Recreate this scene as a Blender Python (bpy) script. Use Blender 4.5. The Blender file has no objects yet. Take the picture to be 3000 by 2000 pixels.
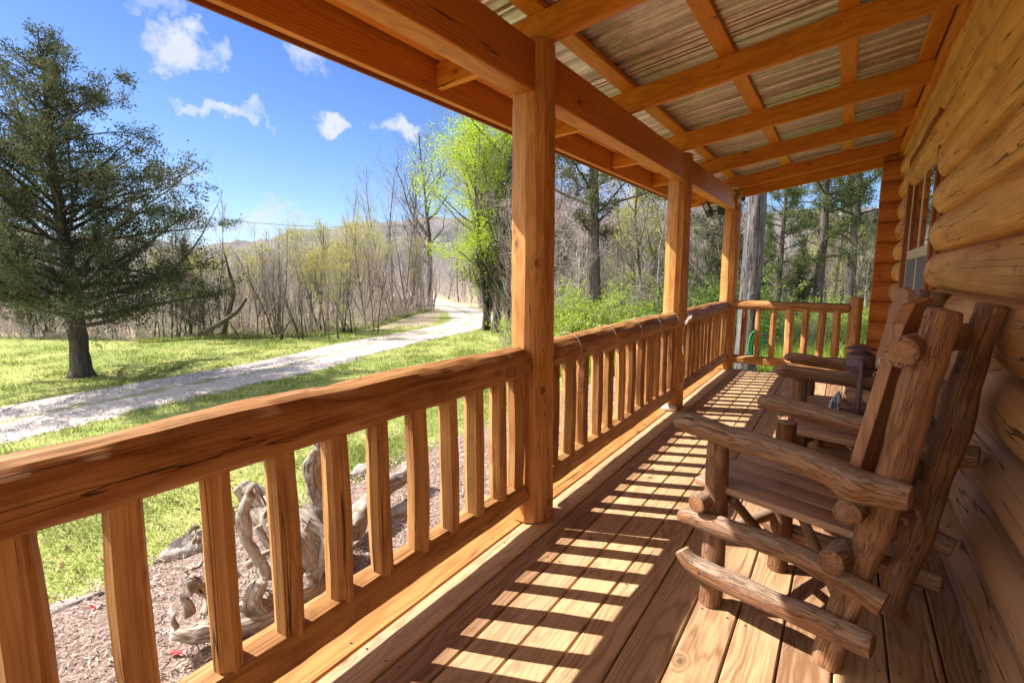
import bpy, math, random
import numpy as np
from mathutils import Vector, Matrix, noise
R = math.radians
random.seed(7); rng = np.random.default_rng(7)
S = bpy.context.scene
COL = S.collection

# ------------------------------------------------------------------ camera
YAW, PITCH, CAMH = R(33.07), R(7.52), 1.2
cd = bpy.data.cameras.new('camera'); cam = bpy.data.objects.new('camera', cd); COL.objects.link(cam)
cd.sensor_width = 36; cd.lens = 36 * 1492 / 3000; cd.clip_start = 0.02; cd.clip_end = 3000
cam.location = (0, 0, CAMH); cam.rotation_euler = (math.pi / 2 - PITCH, 0, YAW)
S.camera = cam

# ------------------------------------------------------------------ light
SUN_DIR = Vector((-0.937, -0.35, 0.985)).normalized()      # towards the sun
elev = math.asin(SUN_DIR.z)
sl = bpy.data.lights.new('sun', 'SUN'); sun = bpy.data.objects.new('sun', sl); COL.objects.link(sun)
sl.energy = 5.0; sl.angle = R(0.5); sl.color = (1.0, 0.94, 0.84)
sun.rotation_euler = SUN_DIR.to_track_quat('Z', 'Y').to_euler()
W = bpy.data.worlds.new('World'); S.world = W; W.use_nodes = True
S.view_settings.view_transform = 'Standard'; S.view_settings.look = 'None'
S.view_settings.gamma = 1; S.view_settings.exposure = 1.15
S.cycles.max_bounces = 8; S.cycles.diffuse_bounces = 5; S.cycles.transparent_max_bounces = 8


class NG:
    """tiny helper to write node trees"""
    def __init__(s, nt):
        s.nt = nt; s.n = nt.nodes; s.l = nt.links
    def add(s, t, **kw):
        nd = s.n.new(t)
        for k, v in kw.items(): setattr(nd, k, v)
        return nd
    def put(s, sock, v):
        if isinstance(v, bpy.types.NodeSocket): s.l.new(v, sock)
        elif v is not None: sock.default_value = v
    def math(s, op, a, b=None, c=None, clamp=False):
        nd = s.add('ShaderNodeMath', operation=op, use_clamp=clamp)
        s.put(nd.inputs[0], a)
        if b is not None: s.put(nd.inputs[1], b)
        if c is not None: s.put(nd.inputs[2], c)
        return nd.outputs[0]
    def vmath(s, op, a, b=None, scale=None):
        nd = s.add('ShaderNodeVectorMath', operation=op)
        s.put(nd.inputs[0], a)
        if b is not None: s.put(nd.inputs[1], b)
        if scale is not None: s.put(nd.inputs['Scale'], scale)
        return nd.outputs['Value'] if op in ('LENGTH', 'DOT_PRODUCT', 'DISTANCE') else nd.outputs[0]
    def noise(s, vec, scale, detail=3, rough=0.5, dist=0.0):
        nd = s.add('ShaderNodeTexNoise')
        s.put(nd.inputs['Vector'], vec); nd.inputs['Scale'].default_value = scale
        nd.inputs['Detail'].default_value = detail; nd.inputs['Roughness'].default_value = rough
        nd.inputs['Distortion'].default_value = dist
        return nd.outputs['Fac']
    def ramp(s, fac, stops, interp='LINEAR'):
        nd = s.add('ShaderNodeValToRGB'); cr = nd.color_ramp; cr.interpolation = interp
        while len(cr.elements) < len(stops): cr.elements.new(0.5)
        for e, (p, c) in zip(cr.elements, stops):
            e.position = p; e.color = (c[0], c[1], c[2], 1) if not isinstance(c, (int, float)) else (c, c, c, 1)
        s.put(nd.inputs[0], fac); return nd.outputs[0]
    def mix(s, fac, a, b, mode='MIX'):
        nd = s.add('ShaderNodeMix', data_type='RGBA', blend_type=mode)
        s.put(nd.inputs[0], fac)
        s.put(nd.inputs[6], (*a, 1) if isinstance(a, tuple) else a)
        s.put(nd.inputs[7], (*b, 1) if isinstance(b, tuple) else b)
        return nd.outputs[2]
    def maprange(s, v, a, b, c=0.0, d=1.0):
        nd = s.add('ShaderNodeMapRange'); s.put(nd.inputs[0], v)
        for i, x in enumerate((a, b, c, d)): nd.inputs[i + 1].default_value = x
        return nd.outputs[0]
    def scalev(s, vec, sc):
        return s.vmath('MULTIPLY', vec, sc)
    def attr(s, name):
        return s.add('ShaderNodeAttribute', attribute_name=name)
    def bump(s, h, dist, strength=1.0):
        nd = s.add('ShaderNodeBump'); nd.inputs['Distance'].default_value = dist
        nd.inputs['Strength'].default_value = strength; s.put(nd.inputs['Height'], h)
        return nd.outputs[0]


def newmat(name):
    m = bpy.data.materials.new(name); m.use_nodes = True
    m.node_tree.nodes.clear(); g = NG(m.node_tree)
    out = g.add('ShaderNodeOutputMaterial')
    return m, g, out


def principled(g, out, base, rough=0.6, normal=None, metallic=0.0, spec=0.5):
    p = g.add('ShaderNodeBsdfPrincipled')
    g.put(p.inputs['Base Color'], (*base, 1) if isinstance(base, tuple) else base)
    g.put(p.inputs['Roughness'], rough); p.inputs['Metallic'].default_value = metallic
    p.inputs['Specular IOR Level'].default_value = spec
    if normal is not None: g.l.new(normal, p.inputs['Normal'])
    g.l.new(p.outputs[0], out.inputs['Surface'])
    return p

# ---- sky with small cumulus clouds placed by direction
def build_world():
    nt = W.node_tree; nt.nodes.clear(); g = NG(nt)
    out = g.add('ShaderNodeOutputWorld'); bg = g.add('ShaderNodeBackground')
    sky = g.add('ShaderNodeTexSky'); sky.sky_type = 'NISHITA'; sky.sun_disc = False
    sky.sun_elevation = elev; sky.sun_rotation = math.atan2(SUN_DIR.x, SUN_DIR.y)
    sky.altitude = 200; sky.air_density = 1.0; sky.dust_density = 0.5; sky.ozone_density = 2.0
    tc = g.add('ShaderNodeTexCoord').outputs['Generated']
    warp = g.add('ShaderNodeTexNoise'); g.put(warp.inputs['Vector'], tc)
    warp.inputs['Scale'].default_value = 16; warp.inputs['Detail'].default_value = 6
    warp.inputs['Roughness'].default_value = 0.62
    wv = g.vmath('SCALE', g.vmath('SUBTRACT', warp.outputs['Color'], (0.5, 0.5, 0.5)), scale=0.13)
    d = g.vmath('ADD', tc, wv)
    fw = Vector((-math.sin(YAW) * math.cos(PITCH), math.cos(YAW) * math.cos(PITCH), -math.sin(PITCH)))
    rt = Vector((math.cos(YAW), math.sin(YAW), 0)); up = rt.cross(fw)
    # (px, py, half width, half height, density) of the clouds as directions of the sky
    cl = [(525, 130, 95, 52, 1.1), (450, 120, 40, 30, .6), (640, 330, 125, 20, 1.0), (735, 322, 45, 20, .8), (975, 365, 62, 28, 1.1),
          (1180, 375, 48, 28, 1.1), (1095, 380, 30, 16, .6), (905, 150, 60, 62, .75), (450, 10, 110, 40, .7),
          (700, 650, 210, 34, .8), (800, 615, 110, 22, .6), (520, 535, 90, 26, .8), (2560, 640, 160, 30, .7), (2300, 700, 120, 40, .5), (400, 610, 130, 30, .6),
          (-300, 400, 200, 60, .9), (1700, 500, 100, 40, .7), (1900, 560, 120, 60, .8), (1560, 420, 60, 50, .6)]
    tot = None
    for (x, y, a, b, k) in cl:
        c = (fw * 1492 + rt * (x - 1500) - up * (y - 1000)); L = c.length; c.normalize()
        hx = Vector((-c.y, c.x, 0)).normalized(); hz = c.cross(hx) * -1 if c.cross(hx).z < 0 else c.cross(hx)
        df = g.vmath('SUBTRACT', d, tuple(c))
        u = g.math('MULTIPLY', g.vmath('DOT_PRODUCT', df, tuple(hx)), L / a)
        v = g.math('MULTIPLY', g.vmath('DOT_PRODUCT', df, tuple(hz)), L / b)
        r2 = g.math('ADD', g.math('MULTIPLY', u, u), g.math('MULTIPLY', v, v))
        f = g.math('MULTIPLY', g.math('SUBTRACT', 1.0, g.math('MULTIPLY', r2, 0.45), clamp=True), k)
        tot = f if tot is None else g.math('MAXIMUM', tot, f)
    n2 = g.noise(tc, 30, 6, 0.65)
    den = g.math('MULTIPLY', g.math('SUBTRACT', g.math('ADD', tot, g.math('MULTIPLY', n2, 0.9)), 0.82), 1.6, clamp=True)
    white = g.mix(g.noise(tc, 14, 5), (2.2, 2.6, 3.2), (3.5, 3.5, 3.5))
    lp = g.math('MULTIPLY', den, 0.96)
    sep = g.add('ShaderNodeSeparateXYZ'); g.put(sep.inputs[0], tc)
    tint = g.mix(g.maprange(sep.outputs[2], 0.02, 0.42, 0, 1), (.48, .55, .70), (.28, .385, .62))
    blue = g.mix(1.0, sky.outputs[0], tint, 'MULTIPLY')
    col = g.mix(lp, blue, white)
    # unseen bright cloud added to the out-of-view sky to fill the porch shade
    fill_cloud = g.maprange(g.math('ADD', sep.outputs[1], g.math('MULTIPLY', g.math('SUBTRACT', g.noise(tc, 2.5, 5, .6), .5), .5)), -0.02, -0.38, 0, 1)
    fill_cloud = g.math('MULTIPLY', fill_cloud, g.maprange(sep.outputs[0], .5, .0, 0, 1))
    col = g.mix(fill_cloud, col, (10.0, 9.7, 9.3))
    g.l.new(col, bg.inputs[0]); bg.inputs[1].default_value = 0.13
    g.l.new(bg.outputs[0], out.inputs[0])
build_world()

# ------------------------------------------------------------------ helpers: tags and meshes
def tag(o, label=None, cat=None, group=None, kind=None):
    if label: o['label'] = label
    if cat: o['category'] = cat
    if group: o['group'] = group
    if kind: o['kind'] = kind
    return o

def empty(name, loc=(0, 0, 0), rz=0.0, **kw):
    o = bpy.data.objects.new(name, None); COL.objects.link(o)
    o.location = loc; o.rotation_euler = (0, 0, rz); o.empty_display_size = 0.1
    return tag(o, **kw)

def n1(x, y=0.0, z=0.0):
    return noise.noise(Vector((x, y, z)))

class MB:
    """collects verts/faces plus grain coordinates (gc) and a per-piece random (pr)"""
    def __init__(s): s.v = []; s.f = []; s.gc = []; s.pr = []
    def _push(s, verts, faces, gcs, pr):
        b = len(s.v); s.v += verts; s.f += [tuple(i + b for i in f) for f in faces]; s.gc += gcs; s.pr += [pr] * len(verts)
    def log(s, pts, rad, nside=14, step=0.05, wob=0.04, hewn=0.0, facets=7, bevel=0.35, seed=None, pr=None, poly=0):
        """a log along the polyline pts with radii rad; hewn=0..1 cuts drawknife flats"""
        sd = random.uniform(0, 500) if seed is None else seed
        pr = random.random() if pr is None else pr
        P = [Vector(p) for p in pts]
        if not hasattr(rad, '__len__'): rad = [rad] * len(P)
        seg = [(P[i + 1] - P[i]).length for i in range(len(P) - 1)]
        cum = [0]
        for a in seg: cum.append(cum[-1] + a)
        Lt = cum[-1]; n = max(2, int(Lt / step))
        def at(t):
            for i in range(len(seg)):
                if t <= cum[i + 1] or i == len(seg) - 1:
                    f = (t - cum[i]) / max(seg[i], 1e-6)
                    if len(P) > 2:
                        p0 = P[max(i - 1, 0)]; p3 = P[min(i + 2, len(P) - 1)]; p1 = P[i]; p2 = P[i + 1]
                        q = 0.5 * ((2 * p1) + (p2 - p0) * f + (2 * p0 - 5 * p1 + 4 * p2 - p3) * f * f + (3 * p1 - p0 - 3 * p2 + p3) * f ** 3)
                    else: q = P[i].lerp(P[i + 1], f)
                    return q, rad[i] + (rad[i + 1] - rad[i]) * f
        ts = [Lt * i / n for i in range(n + 1)]
        bl = min(bevel * min(rad), Lt * 0.2)
        rings = [(0.0, 0.8), (bl * 0.35, 0.93)] + [(min(max(t, bl), Lt - bl), 1.0) for t in ts] + [(Lt - bl * 0.35, 0.93), (Lt, 0.8)]
        if bevel <= 0: rings = [(t, 1.0) for t in ts]
        verts = []; gcs = []; faces = []
        pq, _ = at(0.0)
        d0 = (at(Lt * 0.02 + 1e-4)[0] - pq).normalized()
        ref = Vector((0, 0, 1)) if abs(d0.z) < 0.8 else Vector((1, 0, 0))
        X = (ref - d0 * ref.dot(d0)).normalized()
        off = random.uniform(0, 40)
        fa = [2 * math.pi * (k + 0.25 * n1(sd + k * 3.1)) / facets for k in range(facets)]
        jit = [random.uniform(-.33, .33) * min(1, 10 / nside) for _ in range(nside)]
        last = None
        for (t, sc) in rings:
            c, r = at(t); c2, _ = at(min(t + 0.01, Lt)); c1, _ = at(max(t - 0.01, 0))
            d = (c2 - c1).normalized(); X = (X - d * X.dot(d)).normalized(); Y = d.cross(X)
            for j in range(nside):
                a = 2 * math.pi * (j + (jit[j] + .22 * n1(sd + j * 5.1, t * 1.8) if poly else 0)) / nside
                rr = r * (1 + wob * n1(sd + math.cos(a) * 0.9, math.sin(a) * 0.9 + sd, t * 4 / max(r * 14, .3)) * 2
                          + wob * 0.7 * n1(sd + math.cos(a) * 2, math.sin(a) * 2, t * 14))
                if poly: rr *= 1 + poly * (.045 * n1(sd + j * 9.1, t * 3.1) + .035 * n1(sd + j * 2.3, t * 13))
                if hewn:
                    m = 9
                    for k in range(facets):
                        dk = 1.0 - hewn * (0.10 + 0.13 * n1(sd + k * 7.7, t * 2.2) + 0.05 * n1(sd + k * 3.3, t * 9))
                        ca = math.cos(a - fa[k])
                        if ca > 0.2: m = min(m, dk / ca)
                    rr = min(rr, r * m)
                o = X * math.cos(a) * rr * sc + Y * math.sin(a) * rr * sc
                verts.append(c + o); gcs.append((math.cos(a) * rr * sc, math.sin(a) * rr * sc, t + off))
        nr = len(rings)
        for i in range(nr - 1):
            for j in range(nside):
                k = (j + 1) % nside
                faces.append((i * nside + j, i * nside + k, (i + 1) * nside + k, (i + 1) * nside + j))
        for i, (t, sc) in ((0, rings[0]), (nr - 1, rings[-1])):
            c, r = at(t); verts.append(c); gcs.append((0, 0, t + off)); ci = len(verts) - 1
            for j in range(nside):
                k = (j + 1) % nside
                faces.append((ci, i * nside + k, i * nside + j) if i == 0 else (ci, i * nside + j, i * nside + k))
        s._push(verts, faces, gcs, pr)
        return s
    def board(s, p0, p1, w, h, up=(0, 0, 1), bev=0.004, pr=None, end_cut=None, side=None):
        """a board from p0 to p1 (centre line), w across, h along 'up'"""
        pr = random.random() if pr is None else pr
        p0 = Vector(p0); p1 = Vector(p1); d = (p1 - p0); L = d.length; d.normalize()
        U = Vector(up); U = (U - d * U.dot(d)).normalized(); X = d.cross(U)
        hw, hh = w / 2, h / 2; b = min(bev, hw * .6, hh * .6)
        sec = [(-hw + b, -hh), (hw - b, -hh), (hw, -hh + b), (hw, hh - b), (hw - b, hh), (-hw + b, hh), (-hw, hh - b), (-hw, -hh + b)]
        px_, py_ = random.uniform(-.3, .3) * w, -random.uniform(.3, 1.3) * max(w, h); off = random.uniform(0, 40)
        verts = []; gcs = []; faces = []
        n = max(1, int(L / 0.6))
        st = [(0, .96)] + [(b + (L - 2 * b) * i / n, 1) for i in range(n + 1)] + [(L, .96)]
        for (t, sc) in st:
            for (x, y) in sec:
                sx = 1 if sc == 1 else (hw - b * .7) / hw; sy = 1 if sc == 1 else (hh - b * .7) / hh
                verts.append(p0 + d * t + X * x * sx + U * y * sy); gcs.append((x - px_, y - py_, t + off))
        m = len(st)
        for i in range(m - 1):
            for j in range(8):
                k = (j + 1) % 8
                faces.append((i * 8 + k, i * 8 + j, (i + 1) * 8 + j, (i + 1) * 8 + k))
        faces.append(tuple(range(8))); faces.append(tuple(reversed(range((m - 1) * 8, m * 8))))
        s._push(verts, faces, gcs, pr)
        return s
    def poly(s, verts, faces, pr=None, gscale=1.0):
        pr = random.random() if pr is None else pr
        vv = [Vector(v) for v in verts]
        s._push(vv, faces, [tuple(v * gscale) for v in vv], pr); return s
    def box(s, lo, hi, pr=None):
        x0, y0, z0 = lo; x1, y1, z1 = hi
        v = [(x0, y0, z0), (x1, y0, z0), (x1, y1, z0), (x0, y1, z0), (x0, y0, z1), (x1, y0, z1), (x1, y1, z1), (x0, y1, z1)]
        return s.poly(v, [(3, 2, 1, 0), (4, 5, 6, 7), (0, 1, 5, 4), (1, 2, 6, 5), (2, 3, 7, 6), (3, 0, 4, 7)], pr)
    def lathe(s, prof, c, n=24, axis=Vector((0, 0, 1)), pr=None, closed=True):
        axis = Vector(axis).normalized(); c = Vector(c)
        ref = Vector((1, 0, 0)) if abs(axis.x) < .8 else Vector((0, 1, 0))
        X = (ref - axis * ref.dot(axis)).normalized(); Y = axis.cross(X)
        vs = []; fs = []
        for (r, z) in prof:
            for j in range(n):
                a = 2 * math.pi * j / n; vs.append(c + axis * z + (X * math.cos(a) + Y * math.sin(a)) * r)
        for i in range(len(prof) - 1):
            for j in range(n):
                k = (j + 1) % n; fs.append((i * n + j, i * n + k, (i + 1) * n + k, (i + 1) * n + j))
        if closed:
            fs.append(tuple(reversed(range(n)))); fs.append(tuple(range((len(prof) - 1) * n, len(prof) * n)))
        return s.poly(vs, fs, pr)
    def tube(s, pts, r, n=6, pr=None):
        return s.log(pts, r, nside=n, step=max(0.02, 0.0), wob=0, bevel=0, pr=pr)
    def build(s, name, mat, parent=None, smooth=True, angle=40):
        me = bpy.data.meshes.new(name); inv = Matrix.Identity(4)
        me.from_pydata([tuple(v) for v in s.v], [], s.f)
        a = me.attributes.new('gc', 'FLOAT_VECTOR', 'POINT'); a.data.foreach_set('vector', np.array(s.gc, dtype=np.float32).ravel())
        b = me.attributes.new('pr', 'FLOAT', 'POINT'); b.data.foreach_set('value', np.array(s.pr, dtype=np.float32))
        me.materials.append(mat)
        if smooth: me.shade_smooth(); me.set_sharp_from_angle(angle=R(angle))
        me.update()
        o = bpy.data.objects.new(name, me); COL.objects.link(o)
        if parent: o.parent = parent
        return o

def npmesh(name, V, F, mat, parent=None, pr=None, link=True):
    """mesh from numpy arrays; F is (n,3) or (n,4)"""
    me = bpy.data.meshes.new(name); V = np.asarray(V, dtype=np.float32); F = np.asarray(F, dtype=np.int32)
    me.vertices.add(len(V)); me.vertices.foreach_set('co', V.ravel())
    k = F.shape[1]; me.loops.add(F.size); me.loops.foreach_set('vertex_index', F.ravel())
    me.polygons.add(len(F)); me.polygons.foreach_set('loop_start', np.arange(len(F), dtype=np.int32) * k)
    me.update(calc_edges=True)
    if pr is not None:
        b = me.attributes.new('pr', 'FLOAT', 'POINT'); b.data.foreach_set('value', np.asarray(pr, dtype=np.float32))
    me.materials.append(mat)
    if not link: return me
    o = bpy.data.objects.new(name, me); COL.objects.link(o)
    if parent: o.parent = parent
    return o

# ------------------------------------------------------------------ materials
def wood(name, c_lo, c_hi, ring=90, grey=0.0, cracks=0.5, crackw=0.008, bump=0.0012, rough=0.55, knots=0.5, streak=1.0, var=0.25,
         bark=0.0, stain=0.0, ringamt=.42, weather=0.0, greycol=(.30, .25, .22), greyz=None, dirt=0.0):
    m, g, out = newmat(name)
    gc = g.attr('gc').outputs['Vector']; pr = g.attr('pr').outputs['Fac']
    base = g.vmath('ADD', gc, g.vmath('SCALE', g.add('ShaderNodeCombineXYZ').outputs[0], scale=1.0)) if False else gc
    prv = g.add('ShaderNodeCombineXYZ'); g.put(prv.inputs[2], g.math('MULTIPLY', pr, 37.0))
    p = g.vmath('ADD', base, prv.outputs[0])
    # knots
    vor = g.add('ShaderNodeTexVoronoi'); vor.inputs['Scale'].default_value = 4.2
    kw = g.vmath('ADD', p, g.vmath('SCALE', g.add('ShaderNodeTexNoise').outputs['Color'], scale=0.0))
    g.put(vor.inputs['Vector'], g.scalev(p, (1.6, 1.6, 1.0)))
    kd = vor.outputs['Distance']
    kn = g.maprange(kd, 0.05, 0.10, 1.0, 0.0); halo = g.maprange(kd, 0.06, 0.24, 1.0, 0.0)
    # rings
    warp = g.noise(g.scalev(p, (5, 5, 0.9)), 1.0, 3, 0.55)
    warp2 = g.noise(g.scalev(p, (26, 26, 3.0)), 1.0, 2, 0.5)
    sx = g.add('ShaderNodeSeparateXYZ'); g.put(sx.inputs[0], base)
    rad = g.math('SQRT', g.math('ADD', g.math('MULTIPLY', sx.outputs[0], sx.outputs[0]), g.math('MULTIPLY', sx.outputs[1], sx.outputs[1])))
    v = g.math('ADD', rad, g.math('MULTIPLY', warp, 0.16))
    v = g.math('ADD', v, g.math('MULTIPLY', warp2, 0.012))
    v = g.math('ADD', v, g.math('MULTIPLY', halo, 0.016 * knots * 2))
    wave = g.math('SINE', g.math('MULTIPLY', v, ring * 6.283))
    wave = g.maprange(wave, -1, 1, 0, 1); wave = g.math('POWER', wave, 1.6)
    fine = g.noise(g.scalev(p, (170, 170, 5)), 1.0, 3, 0.6)
    med = g.noise(g.scalev(p, (26, 26, 0.9)), 1.0, 3, 0.6)
    big = g.noise(g.scalev(p, (3, 3, 0.7)), 1.0, 2)
    f = g.math('ADD', g.math('MULTIPLY', wave, ringamt), g.math('MULTIPLY', g.math('SUBTRACT', fine, 0.5), 0.9 * streak))
    f = g.math('ADD', f, g.math('MULTIPLY', g.math('SUBTRACT', med, 0.5), 0.9 * streak))
    f = g.math('ADD', f, g.math('MULTIPLY', g.math('SUBTRACT', pr, 0.5), var * 1.6))
    f = g.math('ADD', f, 0.28 + (.42 - ringamt) * .4, clamp=True)
    col = g.mix(f, c_hi, c_lo)
    col = g.mix(g.math('MULTIPLY', g.maprange(big, .35, .7, 0, 1), 0.25), col, tuple(x * 0.75 for x in c_lo))
    if grey:
        gm = g.noise(g.scalev(p, (14, 14, 1.6)), 1.0, 4, 0.65)
        gm = g.maprange(gm, 0.62 - grey * 0.35, 0.80 - grey * 0.25, 0, min(1, grey * 1.1))
        col = g.mix(gm, col, greycol)
    if greyz:   # lower courses weathered grey; bounce light is painted into the brighter upper ones
        geo = g.add('ShaderNodeNewGeometry'); sz = g.add('ShaderNodeSeparateXYZ'); g.put(sz.inputs[0], geo.outputs['Position'])
        gm = g.maprange(g.math('ADD', sz.outputs[2], g.math('MULTIPLY', g.math('SUBTRACT', g.noise(g.scalev(p, (5, 5, .8)), 1.0, 4, .6), .5), 0.9)), greyz[0], greyz[1], greyz[2], 0)
        col = g.mix(gm, col, greycol)
    if weather:   # upward faces bleached grey by rain
        gn = g.add('ShaderNodeNewGeometry'); sn = g.add('ShaderNodeSeparateXYZ'); g.put(sn.inputs[0], gn.outputs['Normal'])
        wm = g.maprange(g.math('ADD', sn.outputs[2], g.math('MULTIPLY', g.math('SUBTRACT', g.noise(g.scalev(p, (20, 20, 3)), 1.0, 4, .65), .5), 1.6)), .15, .85, 0, weather)
        col = g.mix(wm, col, greycol)
    if dirt:
        dm = g.noise(g.scalev(p, (9, 9, 9)), 1.0, 5, 0.7); dm = g.maprange(dm, 0.56, 0.72, 0, dirt)
        col = g.mix(dm, col, tuple(x * 0.35 for x in c_lo))
    if knots:
        col = g.mix(g.math('MULTIPLY', halo, 0.35 * knots), col, tuple(x * 0.55 for x in c_lo))
        col = g.mix(g.math('MULTIPLY', kn, 0.85 * knots), col, tuple(x * 0.22 for x in c_lo))
    h = g.math('MULTIPLY', f, -0.35)
    if cracks:
        cn = g.noise(g.scalev(p, (26, 26, 0.42)), 1.0, 1.5, 0.5)
        ck = g.math('ABSOLUTE', g.math('SUBTRACT', cn, 0.5)); ck = g.maprange(ck, crackw * .25, crackw, 1, 0)
        cm = g.maprange(g.noise(g.scalev(p, (6, 6, 1.1)), 1.0, 2), 0.62 - cracks * 0.2, 0.68 - cracks * 0.18, 0, 1)
        ck = g.math('MULTIPLY', ck, cm)
        if bark: ck = g.math('MULTIPLY', ck, g.maprange(rad, .024, .031, 0, 1))
        col = g.mix(g.math('MULTIPLY', ck, 0.85), col, tuple(x * 0.10 for x in c_lo))
        h = g.math('SUBTRACT', h, g.math('MULTIPLY', ck, 2.2))
    if bark:
        b1 = g.noise(g.scalev(p, (60, 60, 6.5)), 1.0, 5, 0.6, 0.25)
        rid = g.math('ABSOLUTE', g.math('SUBTRACT', b1, 0.5)); rid = g.maprange(rid, 0, 0.035, 0, 1); rid = g.math('MAXIMUM', rid, g.maprange(rad, .024, .031, 1, 0))
        h = g.math('ADD', h, g.math('MULTIPLY', rid, bark * 2.2))
        h = g.math('ADD', h, g.math('MULTIPLY', g.noise(g.scalev(p, (120, 120, 30)), 1.0, 3), bark * 0.8))
        col = g.mix(g.math('MULTIPLY', g.math('SUBTRACT', 1.0, rid), 0.42 * min(1, bark)), col, tuple(x * 0.5 for x in c_lo))
    nrm = g.bump(h, bump)
    principled(g, out, col, rough, nrm, spec=0.35)
    return m

M = {}
M['post'] = wood('stained_post_wood', (.38, .135, .03), (.68, .345, .115), ring=55, cracks=.6, crackw=.004, bump=.0015, rough=.55, knots=.8, var=.2, streak=1.3)
M['rail'] = wood('stained_rail_wood', (.27, .098, .024), (.60, .325, .125), ring=40, cracks=1.0, crackw=.0055, bump=.0025, rough=.62, knots=.7, var=.45, streak=1.5, dirt=.35, grey=.18, greycol=(.42, .27, .16))
M['beam'] = wood('stained_beam_wood', (.38, .10, .014), (.66, .25, .04), ring=60, cracks=.25, bump=.0006, rough=.5, knots=.9, var=.3, streak=.7)
M['rafter'] = wood('rafter_wood', (.46, .12, .010), (.80, .31, .03), ring=70, cracks=.1, bump=.0004, rough=.5, knots=1.0, var=.25, streak=.5)
M['purlin'] = wood('purlin_wood', (.55, .17, .012), (.78, .32, .03), ring=60, cracks=0, bump=.0004, rough=.5, knots=.9, var=.25, streak=.5)
M['deck'] = wood('deck_board_wood', (.25, .125, .062), (.60, .40, .22), ring=75, cracks=.5, crackw=.004, bump=.0010, rough=.65, knots=.75, var=.5, grey=.22, greycol=(.38, .30, .25), streak=1.1, dirt=.3)
M['edge'] = wood('edge_board_wood', (.27, .10, .022), (.54, .26, .075), ring=60, cracks=.9, crackw=.005, bump=.0012, rough=.6, knots=1.0, var=.2, streak=1.4)
M['log'] = wood('wall_log_wood', (.50, .185, .030), (.86, .47, .13), ring=16, cracks=1.6, crackw=.006, bump=.0045, rough=.5, knots=1.0, var=.2, grey=.28, greycol=(.27, .165, .115), greyz=(0.45, 1.35, .85), streak=1.5, dirt=.45)  # upper tone raised to stand in for light bounced onto the wall
M['corner'] = wood('corner_log_wood', (.36, .10, .018), (.56, .20, .04), ring=50, cracks=.3, bump=.001, rough=.5, knots=1.0, var=.3, streak=.6)
M['chair'] = wood('chair_log_wood', (.125, .045, .018), (.40, .19, .085), ring=60, weather=.75, ringamt=.12, cracks=1.0, crackw=.0032, bump=.0026, rough=.6, knots=.7, var=.35, grey=.36, greycol=(.36, .27, .20), bark=.38, streak=1.6, dirt=.5)
M['plank'] = wood('chair_plank_wood', (.26, .13, .075), (.42, .25, .16), ring=60, cracks=.3, crackw=.004, bump=.0008, rough=.45, knots=.6, var=.3, grey=.4, greycol=(.27, .21, .18))
M['slat'] = wood('chair_slat_wood', (.30, .13, .06), (.48, .25, .14), ring=60, cracks=.3, crackw=.004, bump=.0008, rough=.5, knots=.4, var=.3)
M['trim'] = wood('window_casing_wood', (.22, .06, .015), (.34, .10, .025), ring=60, cracks=.1, bump=.0004, rough=.45, knots=.3, var=.1)
M['driftwood'] = wood('driftwood_grey_wood', (.17, .13, .10), (.60, .53, .46), ring=50, ringamt=.3, cracks=1.0, crackw=.011, bump=.008, rough=.85, knots=.3, var=.3, streak=1.5, dirt=.7)
M['polewood'] = wood('weathered_trunk_wood', (.022, .019, .023), (.27, .24, .25), ring=30, ringamt=.35, cracks=1.0, crackw=.02, bump=.010, rough=.85, knots=.3, var=.1, streak=3.2)
M['bark'] = wood('grey_tree_bark', (.13, .105, .088), (.34, .29, .25), ring=10, cracks=.8, crackw=.03, bump=.012, rough=.9, knots=0, var=.4, streak=1.2, bark=.6)
M['darkbark'] = wood('dark_tree_bark', (.075, .060, .050), (.24, .195, .165), ring=10, cracks=.8, crackw=.03, bump=.012, rough=.9, knots=0, var=.4, streak=1.2, bark=.6)

def simple(name, col, rough=.6, metallic=0., nscale=0, namt=.3, col2=None, bump=0., spec=.5):
    m, g, out = newmat(name)
    if nscale:
        tc = g.add('ShaderNodeTexCoord').outputs['Object']
        n = g.noise(tc, nscale, 5, .65)
        c = g.mix(g.maprange(n, .3, .7, 0, 1), col, col2 or tuple(x * (1 - namt) for x in col))
        nr = g.bump(n, bump) if bump else None
        principled(g, out, c, rough, nr, metallic, spec)
    else: principled(g, out, col, rough, None, metallic, spec)
    return m

def twigmat(name, c1, c2):
    m, g, out = newmat(name)
    oi = g.add('ShaderNodeObjectInfo').outputs['Random']; pr = g.attr('pr').outputs['Fac']
    f = g.math('ADD', g.math('MULTIPLY', oi, .5), g.math('MULTIPLY', pr, .5))
    principled(g, out, g.mix(f, c1, c2), .9, spec=.2)
    return m

def leafmat(name, c1, c2, transl=.35):
    m, g, out = newmat(name)
    pr = g.attr('pr').outputs['Fac']; oi = g.add('ShaderNodeObjectInfo').outputs['Random']
    col = g.mix(g.math('ADD', g.math('MULTIPLY', pr, .85), g.math('MULTIPLY', oi, .15)), c1, c2)
    d = g.add('ShaderNodeBsdfDiffuse'); t = g.add('ShaderNodeBsdfTranslucent'); mx = g.add('ShaderNodeMixShader')
    g.l.new(col, d.inputs[0]); g.l.new(col, t.inputs[0]); mx.inputs[0].default_value = transl
    g.l.new(d.outputs[0], mx.inputs[1]); g.l.new(t.outputs[0], mx.inputs[2]); g.l.new(mx.outputs[0], out.inputs[0])
    return m

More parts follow.
